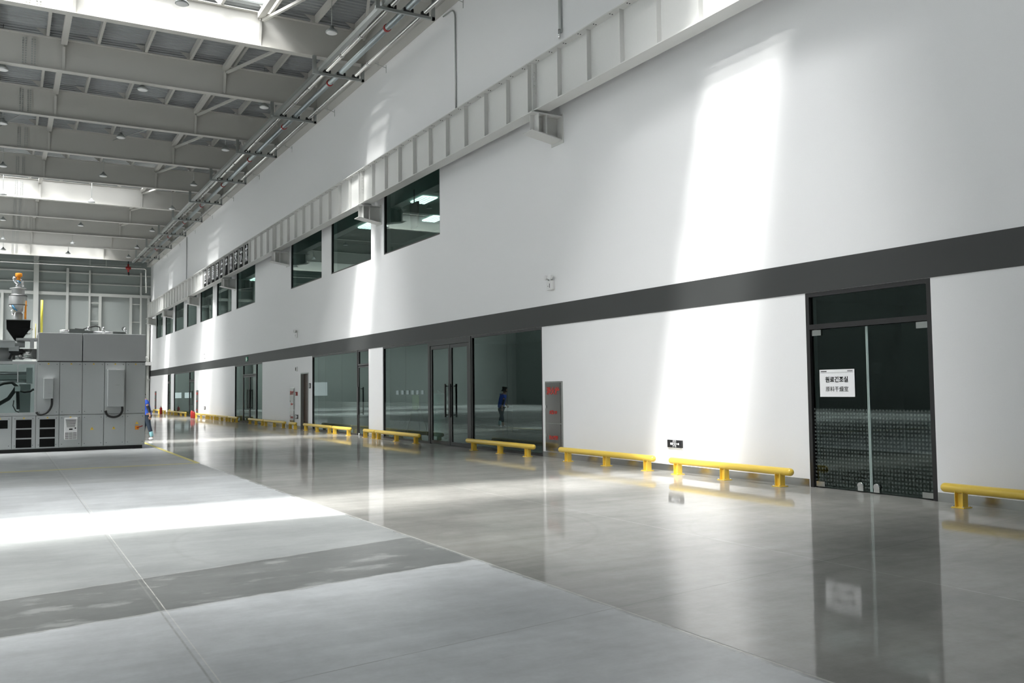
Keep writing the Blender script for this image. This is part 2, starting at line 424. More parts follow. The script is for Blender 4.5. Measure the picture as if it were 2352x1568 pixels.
# ------------------------------------------------------------------ roof
# rooflights: near edge, far edge (at x = 0) and a drift per metre of x, shaped to place the light strips
SKY = [(8.0, 9.98, .10, .07), (26.9, 29.2, 0, 0), (55.0, 58.3, -.13, -.13), (71.2, 73.2, 0, 0), (80.9, 82.3, 0, 0)]
XS = 7.3                                              # rooflight sheets end at the tie tubes beside the wall
def deck(y0, y1, mb, x0=XL, x1=W, s0=0, s1=0):
    pitch = .24; n = max(1, round((y1-y0)/pitch)); p = (y1-y0)/n; o = len(mb.v)
    prof = []
    for i in range(n):
        a = y0+i*p; prof += [(a, ZR+.055), (a+p*.32, ZR+.055), (a+p*.45, ZR), (a+p*.87, ZR)]
    prof.append((y1, ZR+.055))
    for y, z in prof:
        s = s0+(s1-s0)*(y-y0)/(y1-y0); mb.v += [(x0, y+s*x0, z), (x1, y+s*x1, z)]
    for i in range(len(prof)-1):
        mb.f.append((o+2*i, o+2*i+2, o+2*i+3, o+2*i+1)); mb.sm.append(False)
def slab(mb, x0, x1, y0, y1, s0, s1):
    vs = [(x, y+s*x, z) for z in (ZR+.08, ZR+.22) for x, y, s in ((x0, y0, s0), (x1, y0, s0), (x1, y1, s1), (x0, y1, s1))]
    mb.add(vs, [(3, 2, 1, 0), (4, 5, 6, 7), (0, 1, 5, 4), (1, 2, 6, 5), (2, 3, 7, 6), (3, 0, 4, 7)])
XG = -21.5                                            # beyond this an unseen roof opening is added to light the hall
mb = MB(); e, se = Y0, 0
for a, b, sa, sb in SKY+[(YF, YF, 0, 0)]:
    deck(e, a, mb, XG, W, se, sa); slab(mb, XG, W+.4, e, a, se, sa)
    if b > a: deck(a, b, mb, XS, W, sa, sb); slab(mb, XS, W+.4, a, b, sa, sb)
    e, se = b, sb
struct(mb.build('ceiling', 'deck'))
for i, (a, b, sa, sb) in enumerate(SKY):
    mb = MB(); deck(a, b, mb, XG, XS, sa, sb); struct(mb.build('window_%d' % (40+i), 'skylight'))
struct(MB().add([(XL, Y0, ZR+.1), (XG, Y0, ZR+.1), (XG, YF, ZR+.1), (XL, YF, ZR+.1)], [(0, 1, 2, 3)]).build('window_49', 'skylight'))  # added glazing outside the view, lets in overhead fill light

ORD = ['first', 'second', 'third', 'fourth', 'fifth', 'sixth', 'seventh', 'eighth', 'ninth', 'tenth', 'eleventh', 'twelfth', 'thirteenth', 'fourteenth']
ZBM = 13.0
BY = [11.7, 17.55, 23.45, 29.35, 34.86, 40.85, 46.8, 52.7, 58.6, 64.4, 70.5, 76.5, 82.75]
TIES = (1.65, 7.18)
def beam(i, y):
    e = empty('roof_beam', (0, y, ZBM), 'grey steel I-beam across the roof, %s from the camera%s' % (ORD[i], ', web in full sunlight' if y in (29.35, 58.6, 82.75) else ''), 'roof beam', 'roof beams')
    x0, x1 = XL+.05, W-.36
    web = MB(); web.box((x0, y-.008, ZBM+.02), (x1, y+.008, ZBM+1.13)); part(web, 'web', 'beam', e)
    fl = MB(); fl.box((x0, y-.15, ZBM), (x1, y+.15, ZBM+.02)); part(fl, 'bottom_flange', 'beam', e)
    fl = MB(); fl.box((x0, y-.15, ZBM+1.13), (x1, y+.15, ZBM+1.15)); part(fl, 'top_flange', 'beam', e)
    if y > 20:
        mb = MB()
        mb.box((.32, y-.024, ZBM+.09), (.82, y-.009, ZBM+1.06))
        part(mb, 'splice_plate', 'beam', e); mb = MB()
        for cx in (.38, .47, .66, .75):
            for k in range(11):
                mb.cbox((cx, y-.036, ZBM+.14+k*.085), (.042, .024, .042))
        tag(part(mb, 'bolt_pattern', 'rack', e), kind='stuff')  # bolts share the beam paint; darker grey stands in for their shading
    for tx in TIES:
        mb = MB()
        mb.add([(tx-.012, y-.01, ZBM+.02), (tx-.012, y-.15, ZBM+.85), (tx-.012, y-.15, ZBM+1.12), (tx-.012, y-.01, ZBM+1.12),
                (tx+.012, y-.01, ZBM+.02), (tx+.012, y-.15, ZBM+.85), (tx+.012, y-.15, ZBM+1.12), (tx+.012, y-.01, ZBM+1.12)],
               [(0, 1, 2, 3), (7, 6, 5, 4), (0, 4, 5, 1), (1, 5, 6, 2), (3, 2, 6, 7), (0, 3, 7, 4)])
        mb.bar((tx, y-.16, ZBM+.86), (tx, y-.03, ZBM+.05), .09, .012)
        part(mb, 'web_stiffener', 'beam', e)
    return e
for i, y in enumerate(BY): beam(i, y)

PX = [-.42, 1.14, 2.77, 4.36, 5.94, 7.53, 9.07, 10.5]
PN = ['leftmost in the picture', 'second from the left edge', 'third from the left edge', 'fourth from the left edge', 'fourth from the white wall', 'third from the white wall', 'second from the white wall', 'nearest the white wall']
for x, nm in zip(PX, PN):
    e = empty('roof_purlin', (x, 40, ZBM+1.15), 'long grey steel purlin under the roof deck, '+nm, 'purlin', 'roof purlins')
    mb = MB(); mb.box((x-.045, BY[0]-3, ZBM+1.152), (x+.045, YF-.2, ZR-.02)); part(mb, 'channel', 'beam', e)
    for y in BY[3:10]:
        part(MB().prism([(x-.38, ZR-.03), (x-.05, ZBM+1.16), (x-.05, ZR-.03)], 1, y-.06, y-.04), 'fly_brace', 'beam', e)
for ti, x in enumerate(TIES):
    for i, (a, b) in enumerate(zip(BY, BY[1:])):
        if b < 20: continue
        mb = MB(); mb.box((x-.1, a+.16, ZBM+.93), (x+.1, b-.16, ZBM+1.1))
        mb.box((x-.06, b-.16, ZBM+.97), (x+.06, b-.01, ZBM+1.06)); mb.box((x-.06, a+.01, ZBM+.97), (x+.06, a+.16, ZBM+1.06))
        tag(mb.build('tie_tube', 'beam'), 'square grey tie tube between roof beams, %s row, %s bay from the camera' % (('left', 'right')[ti], ORD[i]), 'tie', 'roof tie tubes')
for i, (a, b) in enumerate(zip(BY, BY[1:])):
    if not 20 < b < 72: continue
    e = empty('roof_bracing', (9, a, ZBM+.9), 'V-shaped grey bracing between beams beside the white wall, %s bay from the camera' % ORD[i], 'bracing', 'roof bracing')
    z = ZBM+.86
    part(MB().bar((7.25, b-.2, z), (9.0, a+.2, z), .09, .09), 'left_diagonal', 'beam', e)
    part(MB().bar((9.0, a+.2, z), (10.75, b-.2, z), .09, .09), 'right_diagonal', 'beam', e)
for i, (a, b) in enumerate(((40.85, 46.8),)):
    for j, (xa, xb) in enumerate(((-.4, 1.45), (4.4, 6.95))):
        z = ZBM+.95
        tag(MB().tube([(xa, b-.2, z-.1), (xb, a+.2, z-.1)], .02, 8).build('brace_rod', 'rack'), 'thin grey brace rod crossing the roof bay, %s' % ('at the left edge' if j == 0 else 'towards the middle'), 'brace rod')

# high-bay lamps
def highbay(x, y, zl, lab):
    e = empty('high_bay_lamp', (x, y, zl), lab, 'ceiling lamp', 'high bay lamps')
    part(MB().tube([(x, y, zl+.2), (x, y, ZR)], .012, 8), 'rod', 'rack', e)
    part(MB().lathe((x, y, zl), [(.05, .22), (.07, .14), (.10, .13), (.17, .06), (.19, .03), (.195, 0.), (.17, 0.)][::-1], 20), 'housing', 'rack', e)
    part(MB().lathe((x, y, zl), [(.16, -.02), (.17, -.012), (.17, .0)], 20), 'lens', 'white', e)
rows = [(26.7, 'beside the nearest sunlit beam'), (35.1, 'below the second bay'), (42.2, 'in the third row'), (50.2, 'in the fourth row'), (57.4, 'behind the middle sunlit beam'), (65.8, 'in the sixth row'), (74.0, 'in the seventh row'), (79.4, 'in the farthest row')]
for y, rn in rows:
    for x, cn in ((-.22, 'at the left edge'), (4.3, 'in the middle column'), (8.78, 'near the pipe rack')):
        highbay(x, y, 12.85, 'round high bay lamp on a rod, %s, %s' % (rn, cn))

# ------------------------------------------------------------------ pipe rack along the top of the wall
RB = [23.3, 29.2, 34.7, 40.7, 46.65, 52.55, 58.45, 64.25, 70.35, 76.35]
for i, y in enumerate(RB):
    e = empty('pipe_hanger', (9, y, 12.4), 'grey channel hanger carrying the roof pipes, %s from the camera' % ORD[i], 'pipe hanger', 'pipe hangers')
    part(MB().box((8.93, y-.04, 12.37), (10.76, y+.04, 12.45)), 'cross_bar', 'rack', e)
    part(MB().box((8.93, y-.05, 12.45), (9.05, y-.03, ZBM)).box((8.93, y+.03, 12.45), (9.05, y+.05, ZBM)).box((8.98, y-.04, 12.45), (9.0, y+.04, ZBM)), 'post', 'rack', e)
    part(MB().box((10.66, y-.04, 12.37), (10.76, y+.04, ZBM)), 'end_plate', 'rack', e)
    for x, r in ((9.43, .07), (9.93, .095), (10.45, .06)):
        part(MB().box((x-r-.05, y-.05, 12.452), (x+r+.05, y+.05, 12.475)).box((x-r-.05, y-.05, 12.475), (x-r-.01, y+.05, 12.56)).box((x+r+.01, y-.05, 12.475), (x+r+.05, y+.05, 12.56)), 'saddle', 'rubber', e)
YP0, YP1 = 15., 80.
def pipe(name, x, z, r, m, lab, collars, ringmat):
    e = empty(name, (x, YP0, z), lab, 'pipe')
    part(MB().tube([(x, YP0, z), (x, YP1, z)], r, 20), 'pipe_run', m, e)
    for y in collars:
        part(MB().tube([(x, y-.05, z), (x, y+.05, z)], r+.022, 20), 'collar', ringmat, e)
e = empty('cable_tray', (9.17, YP0, 12.5), 'dull grey cable duct on the left side of the pipe rack', 'cable duct')
part(MB().box((9.11, YP0, 12.47), (9.25, YP1, 12.6)), 'duct', 'rack', e)
pipe('roof_pipe', 9.43, 12.56, .068, 'pipe', 'bright silver pipe beside the grey cable duct on the rack', [y-1.6 for y in RB]+[y-3.4 for y in RB], 'pipe')
pipe('roof_pipe', 9.93, 12.585, .095, 'galv', 'thick bluish galvanised pipe with red rings in the middle of the rack', [y+1.6-5.87 for y in RB], 'red')
pipe('roof_pipe', 10.45, 12.55, .062, 'pipe', 'thin silver pipe nearest the white wall on the rack', [y-1.3 for y in RB], 'pipe')
for i, y in enumerate(RB):
    mb = MB().tube([(10.9, y-1.0, 12.62), (10.9, y-1.0, 12.82)], .008, 6).tube([(10.78, y-1.0, 12.72), (11.19, y-1.0, 12.62)], .008, 6).tube([(11.19, y-1.0, 12.72), (11.19, y-1.0, 12.45)], .008, 6)
    tag(mb.build('wall_hook', 'rack'), 'small thin metal hook under the wall fascia beside the %s pipe hanger' % ORD[i], 'hook', 'small fascia hooks')
# conduits on the wall above the crane beam
def arc(c, r, a0, a1, n, f): return [f(c, r, a0+(a1-a0)*i/n) for i in range(n+1)]
y = on(1049, 240, 0, W).y
pts = [(W-.03, y, 9.2), (W-.03, y, 12.35)] + [(W-.03, y+.3-.3*math.cos(t), 12.35+.3*math.sin(t)) for t in [.3, .6, .9, 1.2, 1.57]] + [(W-.03, y+.8, 12.68)]
tag(MB().tube(pts, .022, 10).build('conduit', 'rack'), 'thin bent metal conduit running up the white wall above the crane beam', 'conduit')
y = on(1290, 89, 0, W).y
e = empty('cable_riser', (W, y, 9.8), 'flat galvanised cable riser on the wall near the top edge', 'cable riser')
part(MB().box((W-.05, y-.05, 9.9), (W-.004, y+.05, 14)), 'trunking', 'rack', e)
part(MB().tube([(W-.06, y, 9.75), (W-.06, y, 9.98)], .03, 10), 'gland', 'chrome', e)
y = on(430, 600, 0, W).y
tag(MB().tube([(W-.04, y, 9.2), (W-.04, y, 12.7)], .03, 10).build('conduit', 'rack'), 'dark thin conduit on the far part of the wall above the sign', 'conduit')

# ------------------------------------------------------------------ crane runway beam
CZ0, CZ1 = 8.0, 9.19
CX0, CX1, CXW = 10.50, 10.85, 10.675
SP = [6.0, 17.59, 29.07, 40.5, 51.2, 62.0, 72.7, 81.0]  # splices over the brackets
segn = ['nearest the camera, passing out of the top of the picture', 'between the first and second brackets', 'between the second and third brackets', 'between the third and fourth brackets', 'carrying the lettered sign panels', 'between the fifth and sixth brackets', 'at the far end']
SP = [6.0, 17.59, 29.07, 40.5, 51.2, 62.0, 72.7, 81.2]
STIFF = []
for i, (a, b) in enumerate(zip(SP, SP[1:])):
    e = empty('crane_runway_beam', (CXW, a, CZ0), 'white steel crane runway girder, '+segn[i], 'crane beam', 'crane runway girders')
    a += .012; b -= .012
    part(MB().box((CXW-.007, a, CZ0+.022), (CXW+.007, b, CZ1-.02)), 'web', 'crane', e)
    part(MB().box((CX0, a, CZ0), (CX1, b, CZ0+.022)), 'bottom_flange', 'crane', e)
    part(MB().box((CX0-.02, a, CZ1-.022), (CX1+.02, b, CZ1)), 'top_flange', 'crane', e)
    n = round((b-a)/1.145)
    for k in range(1, n):
        y = a+(b-a)*k/n
        part(MB().box((CXW-.115, y-.006, CZ0+.05), (CXW-.008, y+.006, CZ1-.023)), 'stiffener', 'crane', e); STIFF.append(y)
    for y in (a+.09, b-.09):
        mb = MB().box((CXW-.13, y-.008, CZ0+.023), (CXW-.008, y+.008, CZ1-.023))
        for k in range(6): mb.cbox((CXW-.07, y+(.016 if y < a+1 else -.016), CZ0+.45+k*.1), (.03, .022, .03))
        part(mb, 'end_plate', 'crane', e)
    mb = MB()
    for k in range(2*n):
        y = a+.3+(b-a-.6)*k/(2*n-1)
        for dx in (.04, .10): mb.cbox((CX0+dx, y, CZ1-.026), (.018, .022, .012))
    part(mb, 'rail_bolt', 'seam', e)
BN = ['nearest, near the top of the picture', 'beside the widest upper window', 'left of the third upper window', 'under the left end of the sign', 'fifth from the camera', 'sixth from the camera', 'farthest, by the end wall']
for i, y in enumerate(SP[1:]):
    if i == 3: y = 51.25
    e = empty('crane_bracket', (W, y, 7.4), 'white steel wall bracket under the crane girder, '+BN[i], 'bracket', 'crane brackets')
    hw = .22; t = .014
    yy = y-.16
    part(MB().box((CX0-.14, yy-hw, 7.91), (W-.002, yy+hw, 7.935)), 'top_plate', 'crane', e)
    mb = MB(); mb.add([(CX0-.12, yy-hw, 7.50), (W-.002, yy-hw, 7.36), (W-.002, yy+hw, 7.36), (CX0-.12, yy+hw, 7.50), (CX0-.12, yy-hw, 7.52), (W-.002, yy-hw, 7.38), (W-.002, yy+hw, 7.38), (CX0-.12, yy+hw, 7.52)],
                      [(3, 2, 1, 0), (4, 5, 6, 7), (0, 1, 5, 4), (1, 2, 6, 5), (2, 3, 7, 6), (3, 0, 4, 7)]); part(mb, 'bottom_plate', 'crane', e)
    mb = MB(); mb.add([(CX0-.06, yy-t/2, 7.515), (W-.002, yy-t/2, 7.38), (W-.002, yy-t/2, 7.91), (CX0-.06, yy-t/2, 7.91), (CX0-.06, yy+t/2, 7.515), (W-.002, yy+t/2, 7.38), (W-.002, yy+t/2, 7.91), (CX0-.06, yy+t/2, 7.91)],
                      [(3, 2, 1, 0), (4, 5, 6, 7), (0, 1, 5, 4), (1, 2, 6, 5), (2, 3, 7, 6), (3, 0, 4, 7)]); part(mb, 'web_plate', 'crane', e)
    part(MB().box((CXW-.12, yy-hw+.02, 7.49), (CXW-.106, yy+hw-.02, 7.91)).box((CXW+.1, yy-hw+.02, 7.45), (CXW+.114, yy+hw-.02, 7.91)), 'stiffener', 'crane', e)
    part(MB().box((W-.02, yy-.26, 7.3), (W-.002, yy+.26, 7.98)), 'wall_plate', 'crane', e)
    part(MB().box((CX0-.04, y-.25, 7.936), (CX1+.04, y+.2, CZ0-.002)), 'bearing_pad', 'crane', e)

# sign panels on the girder: one character to each bay between stiffeners
chars = '世界最高生产效率达成'
edges = sorted(STIFF+SP); k0 = min(range(len(edges)), key=lambda k: abs(edges[k]-yw(572, CXW, 600)))
for k, ch in enumerate(chars):
    a = edges[k0+9-k]; a = edges[k0+10-k]; y0_, y1_ = a-.68, a-.05; y = (y0_+y1_)/2      # first character stands farthest from the camera
    e = empty('sign_panel', (CXW-.06, y, CZ0+.6), 'black sign panel on the crane girder, %s character from the left, reading %s' % (ORD[k], ch), 'sign', 'sign panels')
    part(MB().box((CXW-.03, y0_, CZ0+.04), (CXW-.009, y1_, CZ1-.05)), 'panel', 'ink', e)
    o = text_mesh('lettering', ch, .82, 'paper', e, (CXW-.034, y, CZ0+.61), WR, WU, .002, .012, .72, 1.12)

# ------------------------------------------------------------------ upper windows
for i, (a, b) in enumerate(UPW):
    e = bpy.data.objects.new('window_%d' % (i+1), None); COL.objects.link(e); e.location = (W+.1, (a+b)/2, ZW0); struct(e)
    mb = MB(); t = .05
    mb.box((W+.02, a, ZW0), (W+.1, b, ZW0+t)); mb.box((W+.02, a, ZW1-t), (W+.1, b, ZW1)); mb.box((W+.02, a, ZW0+t), (W+.1, a+t, ZW1-t)); mb.box((W+.02, b-t, ZW0+t), (W+.1, b, ZW1-t))
    part(mb, 'window_frame', 'frame', e)
    part(MB().box((W+.055, a+t, ZW0+t), (W+.063, b-t, ZW1-t)), 'pane', 'glass', e)
# office ceiling lights seen through them
tr = [(13.95, 31.3), (15.9, 34.6), (14.0, 37.4), (15.9, 29.0), (13.95, 47.5), (14.2, 58.5)]
tn = ['above the widest upper window', 'deeper in the office', 'behind the second upper window', 'at the back of the office', 'behind the window under the sign', 'in the far office']
for (x, y), nm in zip(tr, tn):
    e = empty('troffer_light', (x, y, 8.93), 'white louvred ceiling light '+nm, 'ceiling light', 'office troffers')
    L_, Wd = 1.2, .6
    mb = MB().box((x-Wd/2, y-L_/2, 8.90), (x+Wd/2, y+L_/2, 8.945)); part(mb, 'diffuser', 'lamp', e)
    mb = MB()
    for k in range(13): mb.box((x-Wd/2, y-L_/2+k*.1-.012, 8.892), (x+Wd/2, y-L_/2+k*.1+.012, 8.899))
    for k in range(5): mb.box((x-Wd/2+k*.15-.01, y-L_/2, 8.892), (x-Wd/2+k*.15+.01, y+L_/2, 8.899))
    part(mb, 'louvre', 'inox', e)
x, y = 12.9, 29.9
e = empty('hanging_screen', (x, y, 7.4), 'black screen hanging from the office ceiling behind the widest upper window', 'screen')
part(MB().prism([(y-.30, 7.55), (y+.22, 7.5), (y+.36, 8.45), (y-.36, 8.45)], 0, x, x+.08), 'screen', 'black', e); part(MB().tube([(x+.04, y, 8.45), (x+.04, y, 8.94)], .025, 8), 'pole', 'black', e)

# ------------------------------------------------------------------ ground floor glazing and doors
def frame_rect(mb, a, b, z0, z1, t=.06, x0=W+.01, x1=W+.09, bottom=True):
    mb.box((x0, a, z1-t), (x1, b, z1)); mb.box((x0, a, z0), (x1, a+t, z1-t)); mb.box((x0, b-t, z0), (x1, b, z1-t))
    if bottom: mb.box((x0, a+t, z0), (x1, b-t, z0+t))
def glazing(n, a, b, z0=0, z1=ZB0-.002, film='glassline', seams=()):
    e = bpy.data.objects.new('window_%d' % n, None); COL.objects.link(e); e.location = (W+.05, (a+b)/2, z0); struct(e)
    mb = MB(); frame_rect(mb, a, b, z0+.002, z1); part(mb, 'window_frame', 'frame', e)
    ys = [a+.06, *seams, b-.06]
    for p, q in zip(ys, ys[1:]):
        part(MB().box((W+.045, p+.003, z0+.062), (W+.055, q-.003, z1-.06)), 'pane', film, e)
    return e
def handle_bars(mb, y, z0, z1, x=W-.06):
    mb.box((x-.02, y-.02, z0), (x+.02, y+.02, z1)); mb.box((x, y-.012, z0+.05), (W+.02, y+.012, z0+.08)); mb.box((x, y-.012, z1-.08), (W+.02, y+.012, z1-.05))
def framed_leaf(n, a, b, z1, hy, film='glassline', fw=.10, label=None, hz=(.75, 1.75)):
    e = bpy.data.objects.new('door_%d' % n, None); COL.objects.link(e); e.location = (W+.05, (a+b)/2, 0); struct(e)
    if label: e['label'] = label
    mb = MB(); frame_rect(mb, a, b, .012, z1, fw, W+.012, W+.07); part(mb, 'door_frame', 'frame', e)
    part(MB().box((W+.035, a+fw, .012+fw), (W+.045, b-fw, z1-fw)), 'pane', film, e)
    h = MB(); handle_bars(h, hy, *hz); part(h, 'handle', 'frame', e)
    return e
# dark double glass door on the right
a, b = D1; yc = (a+b)/2; zt = 2.50
e = bpy.data.objects.new('window_11', None); COL.objects.link(e); e.location = (W+.05, yc, zt); struct(e)
mb = MB(); mb.box((W+.0, a, .002), (W+.1, a+.07, ZB0-.002)); mb.box((W+.0, b-.07, .002), (W+.1, b, ZB0-.002)); mb.box((W+.0, a+.07, ZB0-.07), (W+.1, b-.07, ZB0-.002)); mb.box((W+.0, a+.07, zt), (W+.1, b-.07, zt+.08))
part(mb, 'window_frame', 'frame', e); part(MB().box((W+.045, a+.07, zt+.08), (W+.055, b-.07, ZB0-.07)), 'pane', 'glassdots', e)
for i, (p, q, hinge) in enumerate(((yc+.008, b-.075, b), (a+.075, yc-.008, a))):
    d = bpy.data.objects.new('door_%d' % (i+1), None); COL.objects.link(d); d.location = (W+.05, (p+q)/2, 0); struct(d)
    d['label'] = ('left leaf of the dark double glass door, with a white sign', 'right leaf of the dark double glass door')[i]
    part(MB().box((W+.045, p, .02), (W+.057, q, zt-.008)), 'pane', 'glassdots', d)
    s = 1 if hinge == b else -1
    part(MB().box((W+.03, hinge-s*.08, zt-.10), (W+.07, hinge-s*.27, zt-.01)), 'top_patch', 'inox', d)
    part(MB().box((W+.03, hinge-s*.08, .02), (W+.07, hinge-s*.26, .10)), 'bottom_patch', 'inox', d)
    ye = p if i == 0 else q
    part(MB().box((W+.042, ye-.012, .02), (W+.06, ye+.012, zt-.01)), 'edge_seal', 'gasket', d)
    yk = ye+(.17 if i == 0 else -.10)
    k = part(MB().tube([(W+.01, yk, .1), (W+.045, yk, .1)], [.05, .055], 18), 'floor_lock', 'chrome', d)
    part(MB().box((W+.02, yk-.05, .02), (W+.07, yk+.05, .1)), 'lock_case', 'chrome', d)
# room sign taped to the left leaf
p = [on(px, py, 0, W+.04) for px, py in ((1884, 848), (1963, 848), (1963, 911), (1884, 911))]
ys, zs = (p[0].y+p[3].y)/2, (p[0].z+p[3].z)/2; ye_, zt_ = p[1].y, (p[0].z+p[1].z)/2; zb_ = (p[2].z+p[3].z)/2
e = empty('door_sign', (W+.04, (ys+ye_)/2, zb_), 'white printed room sign with Korean and Chinese text on the dark glass door', 'sign')
part(MB().box((W+.03, ye_, zb_), (W+.036, ys, zt_)), 'sheet', 'paper', e)
hc = (ys+ye_)/2; hh = zt_-zb_
text_mesh('korean_lettering', '원료건조실', .096, 'ink', e, (W+.027, hc, zb_+hh*.62), WR, WU, .001, .002)
text_mesh('chinese_lettering', '原料干燥室', .088, 'ink', e, (W+.027, hc, zb_+hh*.27), WR, WU, .001, -.0005)
part(MB().box((W+.027, ys-.14, zt_-.035), (W+.029, ys-.03, zt_-.022)).box((W+.027, ye_+.03, zt_-.033), (W+.029, ye_+.13, zt_-.022)).box((W+.0275, ye_+.02, zt_-.05), (W+.029, ys-.02, zt_-.048)), 'header_print', 'seam', e)

# shop front with the double door in the middle
y1, y2, y3, y4 = yw(985), yw(1033), yw(1080), yw(1084)
glazing(12, G1[0], y3-.06, seams=((G1[0]+y3)/2-.1,)); glazing(13, y1+.02, G1[1], seams=((y1+G1[1])/2,))
e = bpy.data.objects.new('window_14', None); COL.objects.link(e); e.location = (W+.05, y2, 2.9); struct(e)
part(MB().box((W+.0, y3-.05, 0.002), (W+.11, y3+.09, ZB0-.003)).box((W+.0, y1-.1, .002), (W+.11, y1+.01, ZB0-.003)).box((W+.0, y3+.09, 2.93), (W+.11, y1-.1, ZB0-.003)), 'door_surround', 'frame', e)
framed_leaf(3, y3+.10, y2-.01, 2.92, y2-.17, label='right leaf of the black framed double door', hz=(.82, 1.78))
framed_leaf(4, y2+.01, y1-.11, 2.92, y2+.17, label='left leaf of the black framed double door', hz=(.82, 1.78))
# next bay: glass with a narrow door on its right
yn = yw(821)
glazing(15, yn+.03, G2[1], seams=((yn+G2[1])/2-.9, (yn+G2[1])/2+1.1))
e = glazing(16, G2[0], yn-.03, 2.52); framed_leaf(5, G2[0]+.02, yn-.05, 2.50, yn-.25, fw=.05, label='narrow glass door beside the white pier', hz=(.75, 1.75))
part(MB().tube([(W-.0, yn-.12, .04), (W+.05, yn-.12, .04)], .045, 14), 'floor_lock', 'chrome', bpy.data.objects['door_5'])
# brown timber door
e = bpy.data.objects.new('door_6', None); COL.objects.link(e); e.location = (W+.1, BD[0], 0); struct(e); e['label'] = 'brown timber door in a dark frame'
mb = MB(); frame_rect(mb, BD[0], BD[1], .002, 2.415, .05, W-.012, W+.2, False); part(mb, 'door_frame', 'rack', e)
part(MB().box((W+.12, BD[0]+.052, .01), (W+.16, BD[1]-.052, 2.362)), 'door_leaf', 'wood', e)
part(MB().tube([(W+.12, BD[0]+.14, 1.05), (W+.07, BD[0]+.14, 1.05), (W+.07, BD[0]+.26, 1.05)], .012, 8), 'handle', 'inox', e)
# third shop front
ya, yb = yw(558), yw(587)
glazing(17, G3[0], yb-.05, film='glass'); glazing(18, ya+.05, G3[1], film='glassline'); glazing(19, yb-.05, ya+.05, 2.5)
framed_leaf(7, yb-.02, (ya+yb)/2-.01, 2.48, (ya+yb)/2-.2, fw=.08, label='right leaf of the third shop front door'); framed_leaf(8, (ya+yb)/2+.01, ya+.02, 2.48, (ya+yb)/2+.2, fw=.08, label='left leaf of the third shop front door')
# far shop front
yc4 = yw(434); glazing(20, yc4, G4a[1]); framed_leaf(9, G4a[0]+.1, yc4-.02, 2.45, yc4-.5, label='glass door at the near end of the farthest shop front'); glazing(21, G4a[0]+.0, yc4, 2.47)
glazing(22, G4b[0], G4b[1], 2.47); framed_leaf(10, G4b[0]+.02, G4b[1]-.02, 2.45, G4b[0]+.5, label='narrow glass door at the far end of the wall')

# things standing behind the glass
x = 12.2; y = 28.15
e = empty('easel', (x, y, 0), 'dark easel with a beige board behind the glass left of the double door', 'easel')
part(MB().box((x-.02, y-.26, .95), (x+.01, y+.26, 1.45)), 'board', 'line', e)
for dx, dy in ((-.1, -.62), (-.1, .62), (.45, 0)):
    part(MB().tube([(x+dx, y+dy, 0), (x+.03, y+dy*.1, 1.5)], .018, 8), 'leg', 'black', e)
y = 26.5; x = 12.3
e = empty('display_column', (x, y, 0), 'slim white column display behind the double glass door', 'display column')
part(MB().lathe((x, y, 0), [(.26, 0), (.26, .06), (.2, .08), (.2, 1.45), (.17, 1.5)], 20), 'column', 'white', e); part(MB().lathe((x, y, 1.5), [(.06, 0), (.08, .05), (.04, .12)], 12), 'top_knob', 'inox', e)

# ------------------------------------------------------------------ small things on the wall
def cabinet(a, b, z0, z1, lab, texts=True, dark=True):
    m = 'inoxdark'
    e = empty('fire_hose_cabinet', (W, (a+b)/2, z0), lab, 'fire cabinet', 'stainless fire cabinets')
    part(MB().box((W-.02, a, z0), (W-.001, b, z1)), 'cabinet_frame', 'inox', e)
    zm = z0+(z1-z0)*.40; t = .03*(b-a)/.75
    up = part(MB().box((W-.035, a+.08, zm+.01), (W-.021, b-t, z1-.03)), 'upper_door', m, e, .003)
    lo = part(MB().box((W-.035, a+.08, z0+.03), (W-.021, b-t, zm-.01)), 'lower_door', m, e, .003)
    part(MB().cbox((W-.042, b-.08, z1-.62*(z1-z0)/1.7), (.014, .02, .07)), 'handle', 'chrome', e)
    part(MB().cbox((W-.042, b-.08, z0+.38), (.014, .02, .07)), 'handle', 'chrome', e)
    if texts:
        c = (a+b)/2; h = z1-z0
        text_mesh('red_lettering', '消火栓', .19, 'inkred', e, (W-.039, c+.0, z0+h*.855), WR, WU, .001, .004)
        text_mesh('red_lettering', '火警119', .095, 'inkred', e, (W-.039, c, z0+h*.555), WR, WU, .001, .003)
        text_mesh('red_lettering', '灭火器箱', .10, 'inkred', e, (W-.039, c, z0+h*.195), WR, WU, .001, .003)
cabinet(17.36, 18.12, .14, 1.78, 'tall stainless fire cabinet with red characters, right of the glass shop front')
cabinet(39.2, 39.92, .14, 1.78, 'tall stainless fire cabinet beside the red fire alarm button')
cabinet(61.7, 62.4, .14, 1.78, 'tall stainless fire cabinet beside the farthest shop front')
cabinet(80.4, 81.2, .14, 1.78, 'tall stainless fire cabinet at the far end of the wall')

def em_light(y, z, lab):
    e = empty('emergency_light', (W, y, z), lab, 'emergency light', 'twin emergency lights')
    part(MB().box((W-.07, y-.14, z-.14), (W-.001, y+.14, z+.08)), 'battery_case', 'white', e, .01)
    for s in (-1, 1):
        h = part(MB().tube([(W-.05, y+s*.085, z+.15), (W-.13, y+s*.10, z+.155)], [.045, .065], 14), 'lamp_head', 'white', e)
        part(MB().tube([(W-.04, y+s*.07, z+.08), (W-.05, y+s*.09, z+.14)], .015, 8), 'bracket', 'rack', e)
    part(MB().box((W-.073, y-.02, z-.09), (W-.0705, y+.0, z+.01)).box((W-.073, y+.05, z-.06), (W-.0705, y+.07, z-.04)), 'test_panel', 'black', e)
em_light(17.78, 4.07, 'white twin-head emergency light above the fire cabinet, over the dark band')
em_light(38.9, 4.12, 'white twin-head emergency light above the brown door')
em_light(59.6, 3.97, 'white twin-head emergency light far along the wall')

